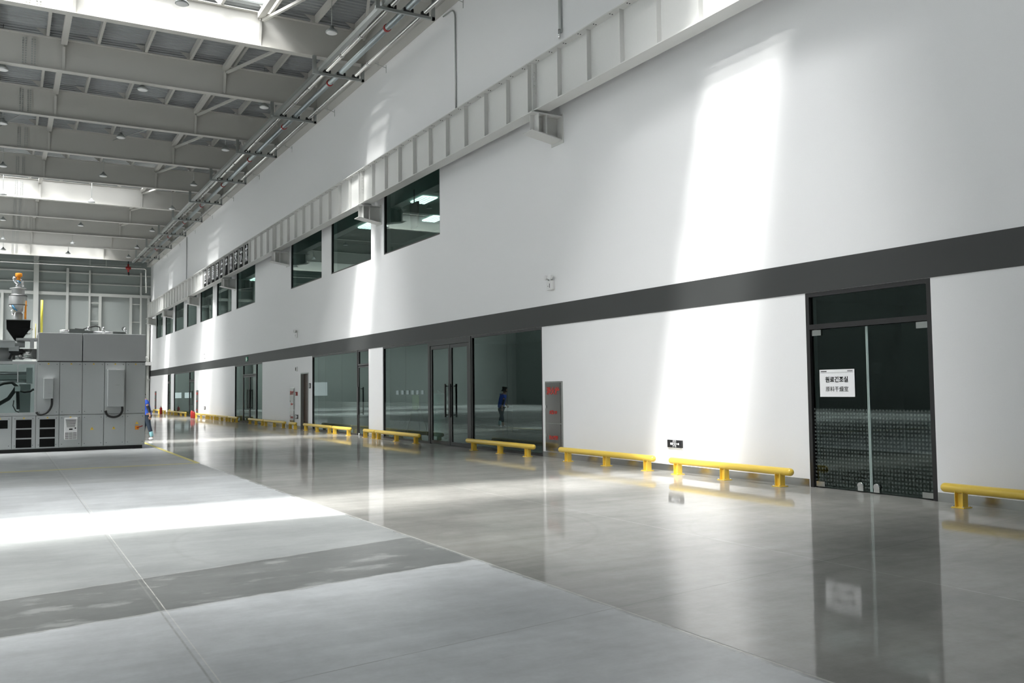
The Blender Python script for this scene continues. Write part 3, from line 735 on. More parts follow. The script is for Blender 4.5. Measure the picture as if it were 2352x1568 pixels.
a, b = on(1569, 1020, 0, W).y, on(1536, 1020, 0, W).y; zt_, zb_ = .60, .50-.06
e = empty('exit_sign', (W, (a+b)/2, .43), 'dark exit sign with running figure and arrow, low on the sunlit wall', 'exit sign')
part(MB().box((W-.035, a, .455), (W-.001, b, .60)), 'sign_face', 'black', e)
part(MB().prism([(W-.001, .415), (W-.001, .455), (W-.035, .455)], 1, a, b), 'lower_housing', 'white', e)
c = (a+b)/2; X = W-.0365
mb = MB()
for y0_, y1_, z0_, z1_ in ((c-.045, c-.037, .462, .594), (c+.037, c+.045, .462, .594), (c-.045, c+.045, .586, .594)): mb.box((X, y0_, z0_), (X+.001, y1_, z1_))
mb.tube([(X, c+.004, .568), (X+.001, c+.004, .568)], .010, 12)
for p, q in (((c+.003, .556), (c-.004, .520)), ((c-.0, .550), (c-.024, .535)), ((c+.004, .550), (c+.025, .528)), ((c-.004, .522), (c-.020, .500)), ((c-.020, .500), (c-.014, .470)), ((c-.002, .522), (c+.014, .498)), ((c+.014, .498), (c+.030, .488))):
    mb.bar((X, p[0], p[1]), (X, q[0], q[1]), .009, .0015) if False else mb.add([(X, p[0]-.005, p[1]), (X, p[0]+.005, p[1]), (X, q[0]+.004, q[1]), (X, q[0]-.004, q[1]), (X+.001, p[0]-.005, p[1]), (X+.001, p[0]+.005, p[1]), (X+.001, q[0]+.004, q[1]), (X+.001, q[0]-.004, q[1])], [(0, 1, 2, 3), (7, 6, 5, 4), (0, 4, 5, 1), (2, 6, 7, 3)])
part(mb, 'running_figure', 'paper', e)
mb = MB().box((X, c-.10, .523), (X+.001, c-.05, .535)); mb.tube([(X, c-.115, .529), (X+.001, c-.115, .529)], .020, 14)
mb.box((X, c+.055, .508), (X+.001, c+.12, .548)); part(mb, 'arrow', 'paper', e)

y = 48.15
e = empty('exit_sign', (W, y, 3.26), 'small green and white exit sign on the dark band', 'exit sign')
part(MB().box((W-.04, y-.22, 3.24), (W-.013, y+.22, 3.47)), 'sign_face', 'inkgreen', e); part(MB().box((W-.043, y-.05, 3.26), (W-.0405, y+.1, 3.45)).box((W-.043, y-.18, 3.33), (W-.0405, y-.08, 3.37)), 'running_figure', 'paper', e)
y = 38.88
e = empty('alarm_horn', (W, y, 2.57), 'small black and white sounder above the fire alarm button', 'sounder')
part(MB().box((W-.05, y-.1, 2.5), (W-.001, y+.1, 2.7)), 'case', 'white', e); part(MB().box((W-.06, y-.02, 2.53), (W-.051, y+.08, 2.67)), 'grille', 'black', e)
e = empty('fire_alarm_button', (W, y, 1.5), 'red fire alarm call point beside the stainless cabinet', 'alarm button')
part(MB().box((W-.05, y-.1, 1.43), (W-.001, y+.1, 1.6)), 'case', 'red', e, .006); part(MB().box((W-.055, y+.03, 1.47), (W-.051, y+.09, 1.56)), 'button', 'white', e)
e = empty('exit_sign', (W, y, .5), 'low exit sign plate beside the brown door', 'exit sign')
part(MB().box((W-.03, y-.2, .42), (W-.001, y+.2, .6)), 'sign_face', 'black', e); part(MB().box((W-.033, y-.02, .44), (W-.0305, y+.13, .58)).box((W-.033, y-.15, .49), (W-.0305, y-.05, .53)), 'running_figure', 'paper', e)
e = empty('exit_sign', (W, 59.5, .62), 'low exit sign plate on the wall between far shop fronts', 'exit sign')
part(MB().box((W-.03, 59.3, .54), (W-.001, 59.75, .74)), 'sign_face', 'black', e); part(MB().box((W-.033, 59.45, .57), (W-.0305, 59.6, .71)), 'running_figure', 'paper', e)
e = empty('card_reader', (W, 36.93, 1.84), 'black card reader right of the brown door', 'card reader')
part(MB().box((W-.03, 36.83, 1.74), (W-.001, 37.03, 1.96)), 'case', 'black', e, .006); part(MB().box((W-.033, 36.88, 1.78), (W-.0305, 36.98, 1.92)), 'screen', 'rack', e)

# ------------------------------------------------------------------ yellow guard rails
RX, RZ, RR = 10.85, .245, .062
def rail(a, b, posts, lab):
    e = empty('guard_rail', (RX, (a+b)/2, 0), lab, 'guard rail', 'yellow guard rails')
    n = 5; capa = [(RX, a+RR-RR*math.sin(t), RZ) for t in [math.pi/2*(1-k/n) for k in range(n+1)]]; ra = [max(.002, RR*math.cos(math.pi/2*(1-k/n))) for k in range(n+1)]
    capb = [(RX, b-RR+RR*math.sin(t), RZ) for t in [math.pi/2*k/n for k in range(n+1)]]; rb = [max(.002, RR*math.cos(math.pi/2*k/n)) for k in range(n+1)]
    part(MB().tube(capa+capb, ra+rb, 20), 'rail_tube', 'yellow', e)
    for y in posts:
        mb = MB(); h = RZ-RR*.45
        mb.box((RX-.055, y-.057, .012), (RX+.055, y-.049, h)); mb.box((RX-.055, y+.049, .012), (RX+.055, y+.057, h)); mb.box((RX-.005, y-.049, .012), (RX+.005, y+.049, RZ-RR-.001))
        p = part(mb, 'post', 'yellow', e)
        mb = MB().box((RX-.09, y-.09, .001), (RX+.09, y+.09, .012))
        pl = sub(mb, 'base_plate', 'yellow', p, e)
        mb = MB()
        for sx in (-1, 1):
            for sy in (-1, 1): mb.lathe((RX+sx*.072, y+sy*.072, .012), [(.012, 0), (.012, .012), (.006, .014)], 8)
        sub(mb, 'anchor_bolt', 'chrome', p, e)
def ry(px, x=RX, py=1000): return on(px, py, 0, x).y
rail(4.4, 7.6, [4.75, 6.0, 7.32], 'yellow guard rail running out of the picture, right of the dark glass door')
rail(10.17, 13.18, [10.45, 11.72, 12.95], 'yellow guard rail left of the dark glass door, half in bright sunlight')
rail(13.62, 17.0, [13.85, 15.2, 16.65], 'yellow guard rail in front of the nearest fire cabinet')
rail(18.08, 21.62, [18.4, 19.75, 21.2], 'yellow guard rail before the glass right of the black double door')
def rpx(l, r, n, lab):
    b, a = ry(l), ry(r); L_ = b-a; m = min(.28, L_*.12)
    rail(a, b, [a+m+(L_-2*m)*k/(n-1) for k in range(n)], lab)
rpx(863, 964, 3, 'yellow guard rail before the glass left of the black double door')
rpx(836, 862, 2, 'short yellow guard rail before the white pier')
rpx(764, 806, 2, 'short sunlit yellow guard rail before the narrow glass door')
rpx(698, 762, 3, 'yellow guard rail between the brown door and the sunlit short rail')
rpx(665, 680, 2, 'very short yellow guard rail before the cabinet by the alarm button')
rpx(607, 655, 3, 'yellow guard rail right of the third shop front, nearer one')
rpx(571, 606, 3, 'yellow guard rail just right of the third shop front door')
rpx(524, 546, 3, 'yellow guard rail left of the third shop front, nearest of the far row')
rpx(497, 523, 3, 'yellow guard rail second in the far row by the white wall')
rpx(477, 496, 3, 'yellow guard rail third in the far row by the white wall')
rpx(448, 476, 3, 'yellow guard rail fourth in the far row, partly in sunlight')
rpx(404, 427, 3, 'yellow guard rail before the farthest shop front, nearer half')
rpx(386, 403, 3, 'yellow guard rail before the farthest shop front, farther half')
rpx(371, 379, 2, 'tiny far yellow guard rail right of the far extinguisher')
rpx(352, 366, 2, 'farthest yellow guard rail at the end of the wall')

def extinguisher(x, y, h, lab):
    e = empty('fire_extinguisher', (x, y, 0), lab, 'fire extinguisher', 'red extinguishers')
    r = h*.16
    part(MB().lathe((x, y, 0), [(r*.9, 0), (r, .02), (r, h*.72), (r*.7, h*.82), (r*.25, h*.88)], 16), 'cylinder', 'red', e)
    part(MB().box((x-.02, y-.07, h*.88), (x+.02, y+.05, h*.93)).bar((x, y-.02, h*.93), (x, y-.14, h), .03, .015), 'valve_lever', 'black', e)
    part(MB().tube([(x, y+.05, h*.9), (x-.02, y+r+.04, h*.8), (x, y+r+.03, h*.4)], .014, 8), 'hose', 'rubber', e)
extinguisher(10.45, ry(440.5, 10.45), .56, 'red fire extinguisher left of the two beside the far glass door')
extinguisher(10.45, ry(445, 10.45), .5, 'red fire extinguisher right of the two beside the far glass door')
extinguisher(10.6, ry(369, 10.6), .62, 'red fire extinguisher by the farthest yellow rails')

# yellow painted bay line on the floor
mb = MB()
def quad(p, q, wd, z=.0015):
    p, q = Vector((*p, z)), Vector((*q, z)); d = (q-p).normalized(); a = Vector((-d.y, d.x, 0))*wd/2
    mb.add([p-a, q-a, q+a, p+a], [(0, 1, 2, 3)])
quad((-14, 21.45), (3.93, 21.45), .16); quad((3.89, 21.5), (4.02, 33), .10)
tag(mb.build('floor_marking', 'line'), 'faded yellow painted line marking the machine bay on the concrete', 'floor line')

# ------------------------------------------------------------------ far end wall steelwork
def fcol(x, wd, z0, z1, lab, d=.3): tag(MB().box((x-wd/2, YF-d, z0), (x+wd/2, YF-.002, z1)).build('wall_column', 'steel'), lab, 'steel column', 'end wall columns')
fcol(2.2, .38, 0, ZR-.05, 'widest white steel column on the far end wall', .5)
fcol(-.24, .2, 0, 10.1, 'white steel post on the end wall at the left edge'); fcol(4.56, .2, 0, 12.3, 'slim grey post on the end wall above the machine')
fcol(7.1, .22, 0, 10.1, 'slim post on the end wall beside the left ladder frame'); fcol(9.55, .2, 0, 10.1, 'slim post left of the right ladder frame'); fcol(11.0, .2, 0, 10.1, 'slim post in the end wall corner')
fcol(6.27, .14, 0, 12.2, 'thin dark post at the left side of the left ladder frame'); fcol(10.36, .14, 0, 12.2, 'thin post at the right side of the right ladder frame')
for z, h, d, lab in ((10.12, .26, .25, 'wide white girt across the far end wall'), (11.05, .1, .12, 'thin grey girt high on the far end wall'), (11.95, .12, .14, 'topmost grey girt on the far end wall')):
    tag(MB().box((XL+.1, YF-d, z-h/2), (W-.01, YF-.001, z+h/2)).build('wall_girt', 'steel'), lab, 'girt')
for x0, x1, lab in ((6.34, 7.0, 'left'), (9.65, 10.3, 'right')):
    mb = MB()
    for z in (9.42, 7.85, 6.2, 4.6): mb.box((x0, YF-.2, z-.04), (x1, YF-.1, z+.04))
    tag(mb.build('cross_rungs', 'steel'), 'horizontal rungs of the %s ladder frame on the end wall' % lab, 'rungs', None)
zp = 12.45
spm = tag(MB().tube([(XL+.2, YF-1.2, zp), (10.55, YF-1.2, zp), (10.62, YF-1.2, zp-.1), (10.65, YF-1.2, 10.35)], .06, 10).build('sprinkler_main', 'pipe'), 'bright silver pipe crossing the far end wall and turning down', 'pipe')
tag(MB().tube([(XL+.2, YF-.9, zp+.28), (10.3, YF-.9, zp+.28)], .035, 8).build('sprinkler_main', 'rack'), 'thin dark pipe just above the bright end wall pipe', 'pipe')
MB().tube([(9.0, YF-1.2, zp), (9.4, YF-1.2, zp)], .13, 12).tube([(9.2, YF-1.2, zp-.35), (9.2, YF-1.2, zp+.35)], .07, 10).build('red_valve', 'red', spm); MB().tube([(9.25, YF-1.2, zp-.62), (9.22, YF-1.2, zp-.35)], .06, 8).build('handwheel', 'rubber', spm); MB().tube([(9.2, YF-1.2, zp+.35), (9.2, YF-1.2, zp+.7)], .04, 8).build('valve_stem', 'rubber', spm)
for i, x in enumerate((2.2, 6.2, 7.45)):
    tag(MB().box((x-.04, YF-1.24, zp+.065), (x+.04, YF-1.16, ZR)).build('pipe_strap', 'rack'), 'grey strap holding the end wall pipe to the roof, %s from the left' % ORD[i], 'pipe strap', 'pipe straps')
e = empty('wall_spout', (11.0, YF-.6, 4.4), 'white bent pipe on a shelf bracket in the far corner', 'pipe')
part(MB().tube([(10.3, YF-.5, 4.75), (10.85, YF-.5, 4.75), (10.95, YF-.5, 4.6), (10.95, YF-.5, 4.45)], .11, 10), 'elbow', 'steel', e); part(MB().box((10.2, YF-.8, 4.05), (W-.01, YF-.05, 4.35)), 'shelf', 'crane', e); part(MB().tube([(10.95, YF-.5, 4.04), (10.95, YF-.5, 2.9), (11.1, YF-.5, 2.75)], .1, 10), 'down_pipe', 'steel', e)

# ------------------------------------------------------------------ injection moulding machine
XR = 3.63; XM = -4.6
e = empty('moulding_machine', (0, MY, 0), 'large grey injection moulding machine with hopper, at the left', 'machine'); MR = e
DP = 1.9
def mpart(mb, name, m, bevel=0.): return part(mb, name, m, MR, bevel)
mpart(MB().box((XM, MY+.08, 0), (XR-.06, MY+DP, .10)), 'plinth', 'rubber')
Z1, Z2, Z3 = 1.02, 2.53, 3.34
mpart(MB().box((XM, MY+.03, .10), (XR, MY+DP, Z1)).box((.80, MY+.03, Z1), (XR, MY+DP, Z2)), 'cabinet_body', 'machine')
for i, (a, b) in enumerate(((.82, 1.935), (1.955, XR))):
    mpart(MB().box((a, MY-.02, Z2+.012), (b, MY+DP-.05, Z3)), 'top_cover', 'machinetop', .012)
mpart(MB().box((.80, MY+.0, Z2-.012), (XR, MY+.05, Z2+.012)), 'cover_gap', 'seam')
us = [.80, 1.37, 1.95, 2.53, 3.09, XR]
def warn(p, x, z, s=.045):
    o = MB().add([(x-s, MY-.003, z-s*.8), (x+s, MY-.003, z-s*.8), (x, MY-.003, z+s*.9), (x-s, MY-.0, z-s*.8), (x+s, MY-.0, z-s*.8), (x, MY-.0, z+s*.9)], [(0, 1, 2), (5, 4, 3), (0, 3, 4, 1), (1, 4, 5, 2), (2, 5, 3, 0)])
    sub(o, 'warning_sticker', 'yellow', p, MR)
    o = MB().cbox((x, MY-.004, z+.004), (.008, .002, s*.8)); sub(o, 'warning_mark', 'ink', p, MR)
def locks(p, x0, x1, z0, z1, pts):
    mb = MB()
    for x, z in pts: mb.tube([(x, MY-.012, z), (x, MY+.002, z)], .010, 8)
    sub(mb, 'lock', 'seam', p, MR)
def fixsub(o):  # children of parts at the root offset
    return o
for i, (a, b) in enumerate(zip(us, us[1:])):
    p = mpart(MB().box((a+.008, MY, Z1+.012), (b-.008, MY+.028, Z2-.016)), 'upper_door', 'machine', .004)
    locks(p, a, b, Z1, Z2, [(b-.07, Z2-.08), (a+.07, Z2-.08), (b-.07, Z1+.09), (a+.07, Z1+.09)]); warn(p, (a+b)/2, Z2-.06, .03)
ls = [XM, -3.3, -2.7, -2.1, -1.5, -.95, -.37, .21, .79, 1.37, 1.95, 2.52, 3.09, XR]
for i, (a, b) in enumerate(zip(ls, ls[1:])):
    p = mpart(MB().box((a+.008, MY, .12), (b-.008, MY+.028, Z1-.012)), 'lower_door', 'machine', .004)
    if b > 0: locks(p, a, b, .1, Z1, [(b-.07, Z1-.08), (a+.07, Z1-.08), (b-.07, .2), (a+.07, .2)])
    if b < 2 and a > -1: warn(p, (a+b)/2, Z1-.06, .03)
    if abs(a-1.95) < .01 or abs(a-2.52) < .01: warn(p, (a+b)/2-.02, .62, .05)
    if a in (.21, .79) or b == .21:
        for (z0, z1) in ((.68, .91), (.41, .64), (.14, .37)):
            if b == .21 and z0 < .6: continue
            sub(MB().box(((a+b)/2-.19, MY-.006, z0), ((a+b)/2+.19, MY-.001, z1)), 'vent_opening', 'ink', p, MR)
# cooling unit on the front
cx0, cx1 = 1.50, 1.83
p = mpart(MB().box((cx0, MY-.12, .33), (cx1, MY-.0, .94)), 'cooling_unit', 'white', .01)
mb = MB()
for k in range(9): mb.box((cx0+.03+k*.004, MY-.124, .88-k*.025), (cx1-.03-k*.004, MY-.1205, .89-k*.025))
sub(mb, 'louvre', 'seam', p, MR); mb = MB()
for k in range(8):
    for q in range(3): mb.box((cx0+.02+q*.1, MY-.124, .52-k*.025), (cx0+.11+q*.1, MY-.1205, .53-k*.025))
sub(mb, 'lower_grille', 'seam', p, MR); sub(MB().box((cx0+.12, MY-.124, .60), (cx0+.21, MY-.1205, .635)), 'display', 'ink', p, MR)
sub(MB().tube([(cx1-.05, MY-.124, .645), (cx1-.05, MY-.1205, .645)], .022, 12), 'badge', 'seam', p, MR)
# junction boxes with cables
for (x0, x1, z0, z1, cab) in ((.965, 1.205, 1.49, 2.05, [(1.18, 1.49), (1.17, 1.28), (1.08, 1.12), (.95, 1.05), (.84, 1.06), (.80, 1.12)]),
                              (2.60, 3.04, 1.23, 2.30, [(3.0, 1.23), (3.0, 1.10), (2.93, .98), (2.78, .93), (2.62, .98), (2.55, 1.12)])):
    p = mpart(MB().box((x0, MY-.16, z0), (x1, MY-.0, z1)), 'junction_box', 'machine', .012)
    sub(MB().box((x0-.004, MY-.165, z1-.012), (x1+.004, MY-.0, z1+.004)), 'box_lid', 'white', p, MR)
    sub(MB().box(((x0+x1)/2-.01, MY-.163, (z0+z1)/2+(-.14 if x0 < 1 else .08)), ((x0+x1)/2+.09, MY-.1605, (z0+z1)/2+(-.13 if x0 < 1 else .095))), 'printed_mark', 'machinetop', p, MR)
    pts = [Vector((x, MY-.07, z)) for x, z in cab]; fine = []
    for i in range(len(pts)-1):
        for t in (0, .25, .5, .75):
            p0, p1, p2, p3 = pts[max(i-1, 0)], pts[i], pts[i+1], pts[min(i+2, len(pts)-1)]
            fine.append(.5*((2*p1)+(p2-p0)*t+(2*p0-5*p1+4*p2-p3)*t*t+(-p0+3*p1-3*p2+p3)*t**3))
    fine.append(pts[-1]); mpart(MB().tube(fine, .03, 10), 'cable', 'rubber')
# main switch
p = mpart(MB().box((3.36, MY-.03, .55), (3.46, MY-.0, .66)), 'main_switch', 'orange', .004); sub(MB().bar((3.40, MY-.05, .60), (3.56, MY-.07, .66), .02, .025), 'switch_lever', 'red', p, MR)
o = MB().add([(3.36, MY-.003, .71), (3.46, MY-.003, .71), (3.41, MY-.003, .79), (3.36, MY, .71), (3.46, MY, .71), (3.41, MY, .79)], [(0, 1, 2), (5, 4, 3), (0, 3, 4, 1), (1, 4, 5, 2), (2, 5, 3, 0)]); mpart(o, 'warning_sticker', 'yellow')
# lifting gear on top
def zt(px, py): return mp(px, py)
mb = MB()
mb.tube([(1.36, MY+.2, Z3+.07), (1.62, MY+.2, Z3+.07)], .045, 12).box((1.60, MY+.15, Z3+.0), (2.0, MY+.25, Z3+.13)).box((2.0, MY+.14, Z3), (2.22, MY+.26, Z3+.09)).tube([(2.22, MY+.2, Z3+.06), (3.1, MY+.2, Z3+.04)], .035, 10).box((2.75, MY+.14, Z3), (3.1, MY+.26, Z3+.07))
for x in (2.1, 2.5, 3.08): mb.lathe((x, MY+.2, Z3), [(.05, 0), (.05, .13), (.03, .17), (.03, .2)], 10)
mpart(mb, 'hydraulic_fitting', 'chrome')
pts = [(1.75, MY+.2, Z3+.14), (1.95, MY+.2, Z3+.13), (2.15, MY+.2, Z3+.2), (2.3, MY+.2, Z3+.23), (2.4, MY+.2, Z3+.2), (2.42, MY+.2, Z3+.06)]
mpart(MB().tube(pts, .016, 8), 'top_hose', 'rubber')
mpart(MB().tube([(3.05, MY+.2, Z3+.14)]+[(3.05+.05*math.cos(t), MY+.2, Z3+.17+.05*math.sin(t)) for t in [i*.7 for i in range(10)]], .01, 6), 'lifting_eye', 'rubber')
# barrel and injection unit behind the guard, left of the tall cabinet
Yb = MY+.75
mpart(MB().tube([(XM, Yb, 2.72), (.20, Yb, 2.72)], .26, 24), 'barrel_cover', 'machinetop')
mpart(MB().tube([(.45, Yb-.1, 2.76), (.80, Yb-.1, 2.76)], .15, 24).tube([(.2, Yb-.1, 2.70), (.47, Yb-.1, 2.70)], .11, 20), 'barrel', 'inox')
mpart(MB().box((XM, MY+.35, 2.92), (.25, MY+.55, 3.10)).box((XM, MY+.30, 3.10), (.25, MY+.6, 3.13)), 'slide_beam', 'machine')
mpart(MB().box((.28, MY+.2, 3.13), (.80, MY+.9, 3.19)).box((.62, MY+.2, 2.90), (.72, MY+.3, 3.13)).box((.3, MY+.7, 2.6), (.38, MY+.8, 3.13)), 'hopper_platform', 'machinetop')
mpart(MB().tube([(.12, Yb-.2, 3.03), (.5, Yb-.2, 3.03)], .09, 16).box((.1, Yb-.35, 2.83), (.35, Yb-.1, 2.97)), 'feed_throat', 'machine'); mpart(MB().tube([(.4, Yb-.22, 3.02), (.5, Yb-.22, 3.02)], .055, 12), 'heater_band', 'chrome')
mpart(MB().tube([(.13, Yb-.2, 2.82), (.25, Yb-.25, 2.80), (.42, Yb-.2, 2.84), (.5, Yb-.2, 2.79)], [.06, .09, .07, .04], 10).tube([(.12, Yb-.28, 2.6), (.2, Yb-.25, 2.8), (.3, Yb-.2, 2.92)], .03, 8), 'cable_bundle', 'rubber')
# black hopper, loader vessel
hx, hy = .33, Yb
def frustum(mb, z0, w0, z1, w1, cx=hx):
    vs = [(cx-w0, hy-w0, z0), (cx+w0, hy-w0, z0), (cx+w0, hy+w0, z0), (cx-w0, hy+w0, z0), (cx-w1, hy-w1, z1), (cx+w1, hy-w1, z1), (cx+w1, hy+w1, z1), (cx-w1, hy+w1, z1)]
    return mb.add(vs, [(3, 2, 1, 0), (4, 5, 6, 7), (0, 1, 5, 4), (1, 2, 6, 5), (2, 3, 7, 6), (3, 0, 4, 7)])
mb = MB(); frustum(mb, 3.14, .08, 3.48, .29); frustum(mb, 3.48, .29, 3.70, .30); hp = mpart(mb, 'hopper', 'ink', .004)
sub(MB().box((hx-.31, hy-.31, 3.70), (hx+.31, hy+.31, 3.72)), 'hopper_rim', 'inox', hp, MR)
sub(MB().tube([(hx+.27, hy-.2, 3.45), (hx+.36, hy-.2, 3.47)], .03, 10).tube([(hx+.12, hy-.12, 3.30), (hx+.30, hy-.14, 3.35)], .02, 8), 'sight_port', 'chrome', hp, MR)
vx = .31
v = mpart(MB().lathe((vx, hy, 3.72), [(.13, 0), (.13, .005), (.13, .19), (.105, .20), (.10, .23), (.10, .235), (.225, .42), (.228, .425), (.228, .43), (.228, .69), (.222, .70), (.175, .745), (.165, .75), (.165, .755), (.165, .885), (.168, .89), (.212, .892), (.212, .915), (.205, .92), (.10, .925)], 28), 'loader_vessel', 'satin')
sub(MB().lathe((vx, hy, 4.145), [(.234, 0), (.236, .01), (.234, .02)], 28).lathe((vx, hy, 4.415), [(.232, 0), (.234, .008), (.232, .016)], 28), 'vessel_band', 'rubber', v, MR)
sub(MB().lathe((vx, hy, 4.645), [(.07, 0), (.07, .06), (.045, .10), (.045, .22)], 16).tube([(vx-.02, hy-.1, 4.76), (vx-.1, hy-.1, 4.86), (vx-.11, hy-.1, 4.95)], .045, 10).tube([(vx+.12, hy, 4.69), (vx+.1, hy, 4.86), (vx, hy, 4.92)], .03, 8), 'suction_valve', 'chrome', v, MR)
sub(MB().tube([(vx-.12, hy-.12, 4.83), (vx, hy-.12, 4.84), (vx+.06, hy-.12, 4.78)], .018, 8).tube([(vx-.14, hy-.2, 4.13), (vx-.08, hy-.22, 4.03), (vx-.02, hy-.2, 3.98)], .018, 8), 'air_hose', 'bluehose', v, MR)
sub(MB().lathe((vx+.01, hy, 4.97), [(.085, 0), (.09, .01), (.09, .09), (.08, .10)], 18).tube([(vx, hy, 4.85), (vx+.01, hy, 5.0)], .05, 12), 'orange_cap', 'orange', v, MR)
sub(MB().tube([(vx-.2, hy-.15, 4.12), (vx-.12, hy-.15, 4.02), (vx-.13, hy-.15, 3.86)], .035, 8).tube([(vx-.18, hy-.15, 3.98), (vx-.06, hy-.15, 3.98)], .028, 8), 'clamp', 'chrome', v, MR)
sub(MB().tube([(vx+.19, hy-.1, 3.75), (vx+.19, hy-.1, 4.28)], .028, 10), 'amber_tube', 'orange', v, MR); sub(MB().tube([(vx+.15, hy-.14, 3.95), (vx+.15, hy-.14, 4.22)], .02, 8), 'level_switch', 'white', v, MR)
# yellow safety pole behind the top cover
mpart(MB().tube([(.91, MY+.5, Z3), (.91, MY+.5, 4.30)], .033, 12), 'safety_pole', 'yellowtube')
mpart(MB().tube([(.76, MY+.5, 3.19), (.76, MY+.5, 3.62)], .012, 8), 'limit_rod', 'line')
# guard bay with rails and hoses seen through a clear window
mpart(MB().box((XM, MY+.0, Z2-.08), (.79, MY+.05, Z2)).box((XM, MY, Z1), (.79, MY+.05, Z1+.09)).box((.74, MY, Z1+.09), (.79, MY+.05, Z2-.08)).box((.32, MY+.0, 1.95), (.345, MY+.04, Z2-.08)), 'guard_frame', 'machine')
mpart(MB().box((XM, MY+.02, Z1+.09), (.74, MY+.026, Z2-.08)), 'guard_window', 'guard')
mpart(MB().box((XM, MY+DP-.1, Z1), (.80, MY+DP-.05, Z2)), 'rear_panel', 'machinetop')
for z in (2.21, 1.99): mpart(MB().tube([(XM, MY+.5, z), (.62, MY+.5, z)], .045, 12), 'tie_bar', 'chrome')
mpart(MB().box((XM, MY+.45, 2.03), (.6, MY+.6, 2.16)).box((.55, MY+.3, 1.92), (.70, MY+.7, 2.36)), 'moving_platen', 'machine')
mpart(MB().box((.38, MY+.55, 1.1), (.66, MY+.9, 1.9)), 'guide_block', 'machine'); mpart(MB().box((.27, MY+.2, 1.70), (.40, MY+.4, 1.84)), 'hose_clamp', 'white')
mpart(MB().tube([(-.4, MY+.3, 1.28), (-.1, MY+.3, 1.36), (.12, MY+.3, 1.5), (.26, MY+.3, 1.72), (.3, MY+.3, 1.80)], .055, 10).tube([(-.4, MY+.25, 1.75), (0., MY+.25, 1.93), (.2, MY+.25, 1.95), (.33, MY+.25, 1.82), (.36, MY+.25, 1.2)], .045, 10), 'drag_hose', 'rubber')
mpart(MB().tube([(.38, MY+.3, 1.72), (.5, MY+.3, 1.68), (.65, MY+.3, 1.70), (.74, MY+.3, 1.76)], .03, 8).tube([(.25, MY+.22, 1.45), (.23, MY+.22, 1.3), (.3, MY+.22, 1.15), (.38, MY+.22, 1.12)], .015, 8), 'drag_hose', 'rubber')

# ------------------------------------------------------------------ worker walking behind the machine
def skin(name, pts, edges, m, parent, sub_=2, flat=None):
    me = bpy.data.meshes.new(name); me.from_pydata([p[:3] for p in pts], edges, []); o = bpy.data.objects.new(name, me); COL.objects.link(o)
    sk = o.modifiers.new('skin', 'SKIN'); sk.use_smooth_shade = True
    for i, p in enumerate(pts):
        r = p[3]; me.skin_vertices[0].data[i].radius = (r, r*(p[4] if len(p) > 4 else 1)); me.skin_vertices[0].data[i].use_root = (i == 0)
    s_ = o.modifiers.new('sub', 'SUBSURF'); s_.levels = 1; s_.render_levels = sub_
    me.materials.append(M[m]); o.parent = parent; return o
PXc, PYc = 4.30, 33.0
e = empty('person', (PXc, PYc, 0), 'person in a blue work shirt and dark trousers walking behind the machine', 'person'); PE = e
e.rotation_euler = (0, 0, math.radians(0))
# local frame: the worker walks away to the left, bending forward a little (towards -x)
body = [(0, 0, .90, .13), (-.02, 0, 1.05, .12), (-.06, 0, 1.2, .135), (-.10, 0, 1.34, .12), (-.15, 0, 1.43, .055), (-.19, 0, 1.50, .075), (-.21, 0, 1.58, .095), (-.21, 0, 1.66, .07),
        (-.09, -.18, 1.36, .055), (.02, -.22, 1.10, .042), (.06, -.20, .88, .032), (.07, -.19, .80, .035),
        (-.12, .18, 1.36, .055), (-.22, .22, 1.12, .042), (-.34, .2, .96, .032), (-.40, .19, .92, .035),
        (.0, -.09, .80, .085), (.05, -.10, .48, .06), (.16, -.10, .12, .042), (.15, -.10, .06, .045), (.04, -.10, .035, .035),
        (.0, .09, .80, .085), (-.10, .10, .46, .06), (-.14, .10, .10, .042), (-.16, .10, .06, .045), (-.27, .10, .035, .035)]
be = [(0, 1), (1, 2), (2, 3), (3, 4), (4, 5), (5, 6), (6, 7), (3, 8), (8, 9), (9, 10), (10, 11), (3, 12), (12, 13), (13, 14), (14, 15), (0, 16), (16, 17), (17, 18), (18, 19), (19, 20), (0, 21), (21, 22), (22, 23), (23, 24), (24, 25)]
skin('body', body, be, 'skin', PE)
shirt = [(.01, 0, .80, .165), (.0, 0, .92, .16), (-.02, 0, 1.05, .145), (-.06, 0, 1.2, .155), (-.10, 0, 1.35, .14), (-.09, -.18, 1.37, .075), (-.03, -.21, 1.22, .065), (-.12, .18, 1.37, .075), (-.17, .21, 1.24, .065)]
skin('shirt', shirt, [(0, 1), (1, 2), (2, 3), (3, 4), (4, 5), (5, 6), (4, 7), (7, 8)], 'blue', PE)
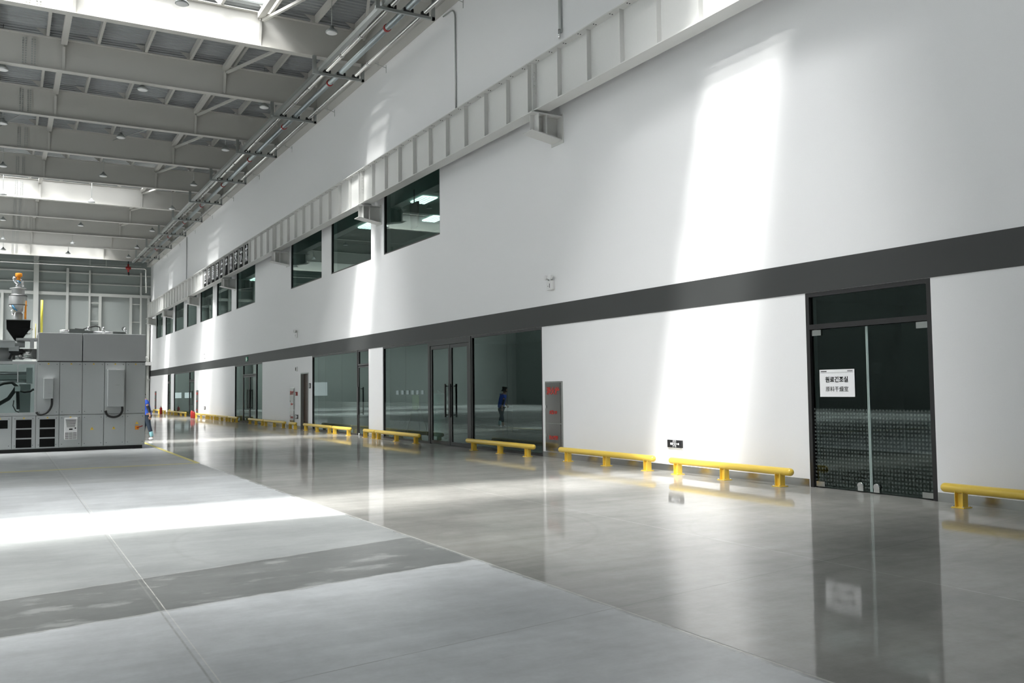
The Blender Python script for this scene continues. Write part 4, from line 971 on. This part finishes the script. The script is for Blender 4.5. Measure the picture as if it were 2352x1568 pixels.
tr_ = [(0, 0, .93, .14), (.0, -.09, .76, .10), (.05, -.10, .48, .078), (.12, -.10, .26, .065), (.0, .09, .76, .10), (-.10, .10, .46, .078), (-.13, .10, .2, .065)]
skin('trousers', tr_, [(0, 1), (1, 2), (2, 3), (0, 4), (4, 5), (5, 6)], 'navy', PE)
skin('trouser_cuff', [(.10, -.10, .34, .070), (.155, -.10, .09, .064)], [(0, 1)], 'sky', PE)
skin('shoe', [(.19, -.10, .09, .05), (.14, -.10, .055, .052), (.04, -.10, .045, .04)], [(0, 1), (1, 2)], 'paper', PE); skin('shoe', [(-.12, .10, .08, .05), (-.17, .10, .055, .052), (-.27, .10, .045, .04)], [(0, 1), (1, 2)], 'paper', PE)
skin('arm_sleeve', [(-.03, -.215, 1.2, .055), (.02, -.225, 1.08, .055), (.06, -.205, .93, .045)], [(0, 1), (1, 2)], 'black', PE)
skin('hair', [(-.18, 0, 1.61, .098), (-.19, 0, 1.68, .088), (-.16, 0, 1.55, .06)], [(0, 1), (0, 2)], 'hair', PE)
skin('face', [(-.30, 0, 1.585, .018), (-.31, 0, 1.565, .02)], [(0, 1)], 'skin', PE)
for s in (-1, 1):
    o = MB().lathe((-.29, s*.035, 1.60), [(.004, -.008), (.009, 0), (.004, .008)], 8).build('eye', 'ink', PE)
    o = MB().cbox((-.20, s*.098, 1.585), (.035, .02, .06)).build('ear', 'skin', PE, .008)
o = MB().box((-.302, -.025, 1.535), (-.292, .025, 1.542)).build('mouth', 'red', PE)
for hx_, hy_, hz_ in ((.07, -.19, .78), (-.42, .19, .91)):
    for k in range(4):
        MB().tube([(hx_+(k-1.5)*.018, hy_, hz_), (hx_+(k-1.5)*.02-.004, hy_-.005, hz_-.045), (hx_+(k-1.5)*.019-.012, hy_-.0, hz_-.075-.006*(k in (1, 2)))], [.009, .008, .006], 8).build('finger', 'skin', PE)
    MB().tube([(hx_-.03, hy_, hz_+.02), (hx_-.05, hy_-.01, hz_-.01), (hx_-.052, hy_-.01, hz_-.035)], [.010, .009, .007], 8).build('thumb', 'skin', PE)
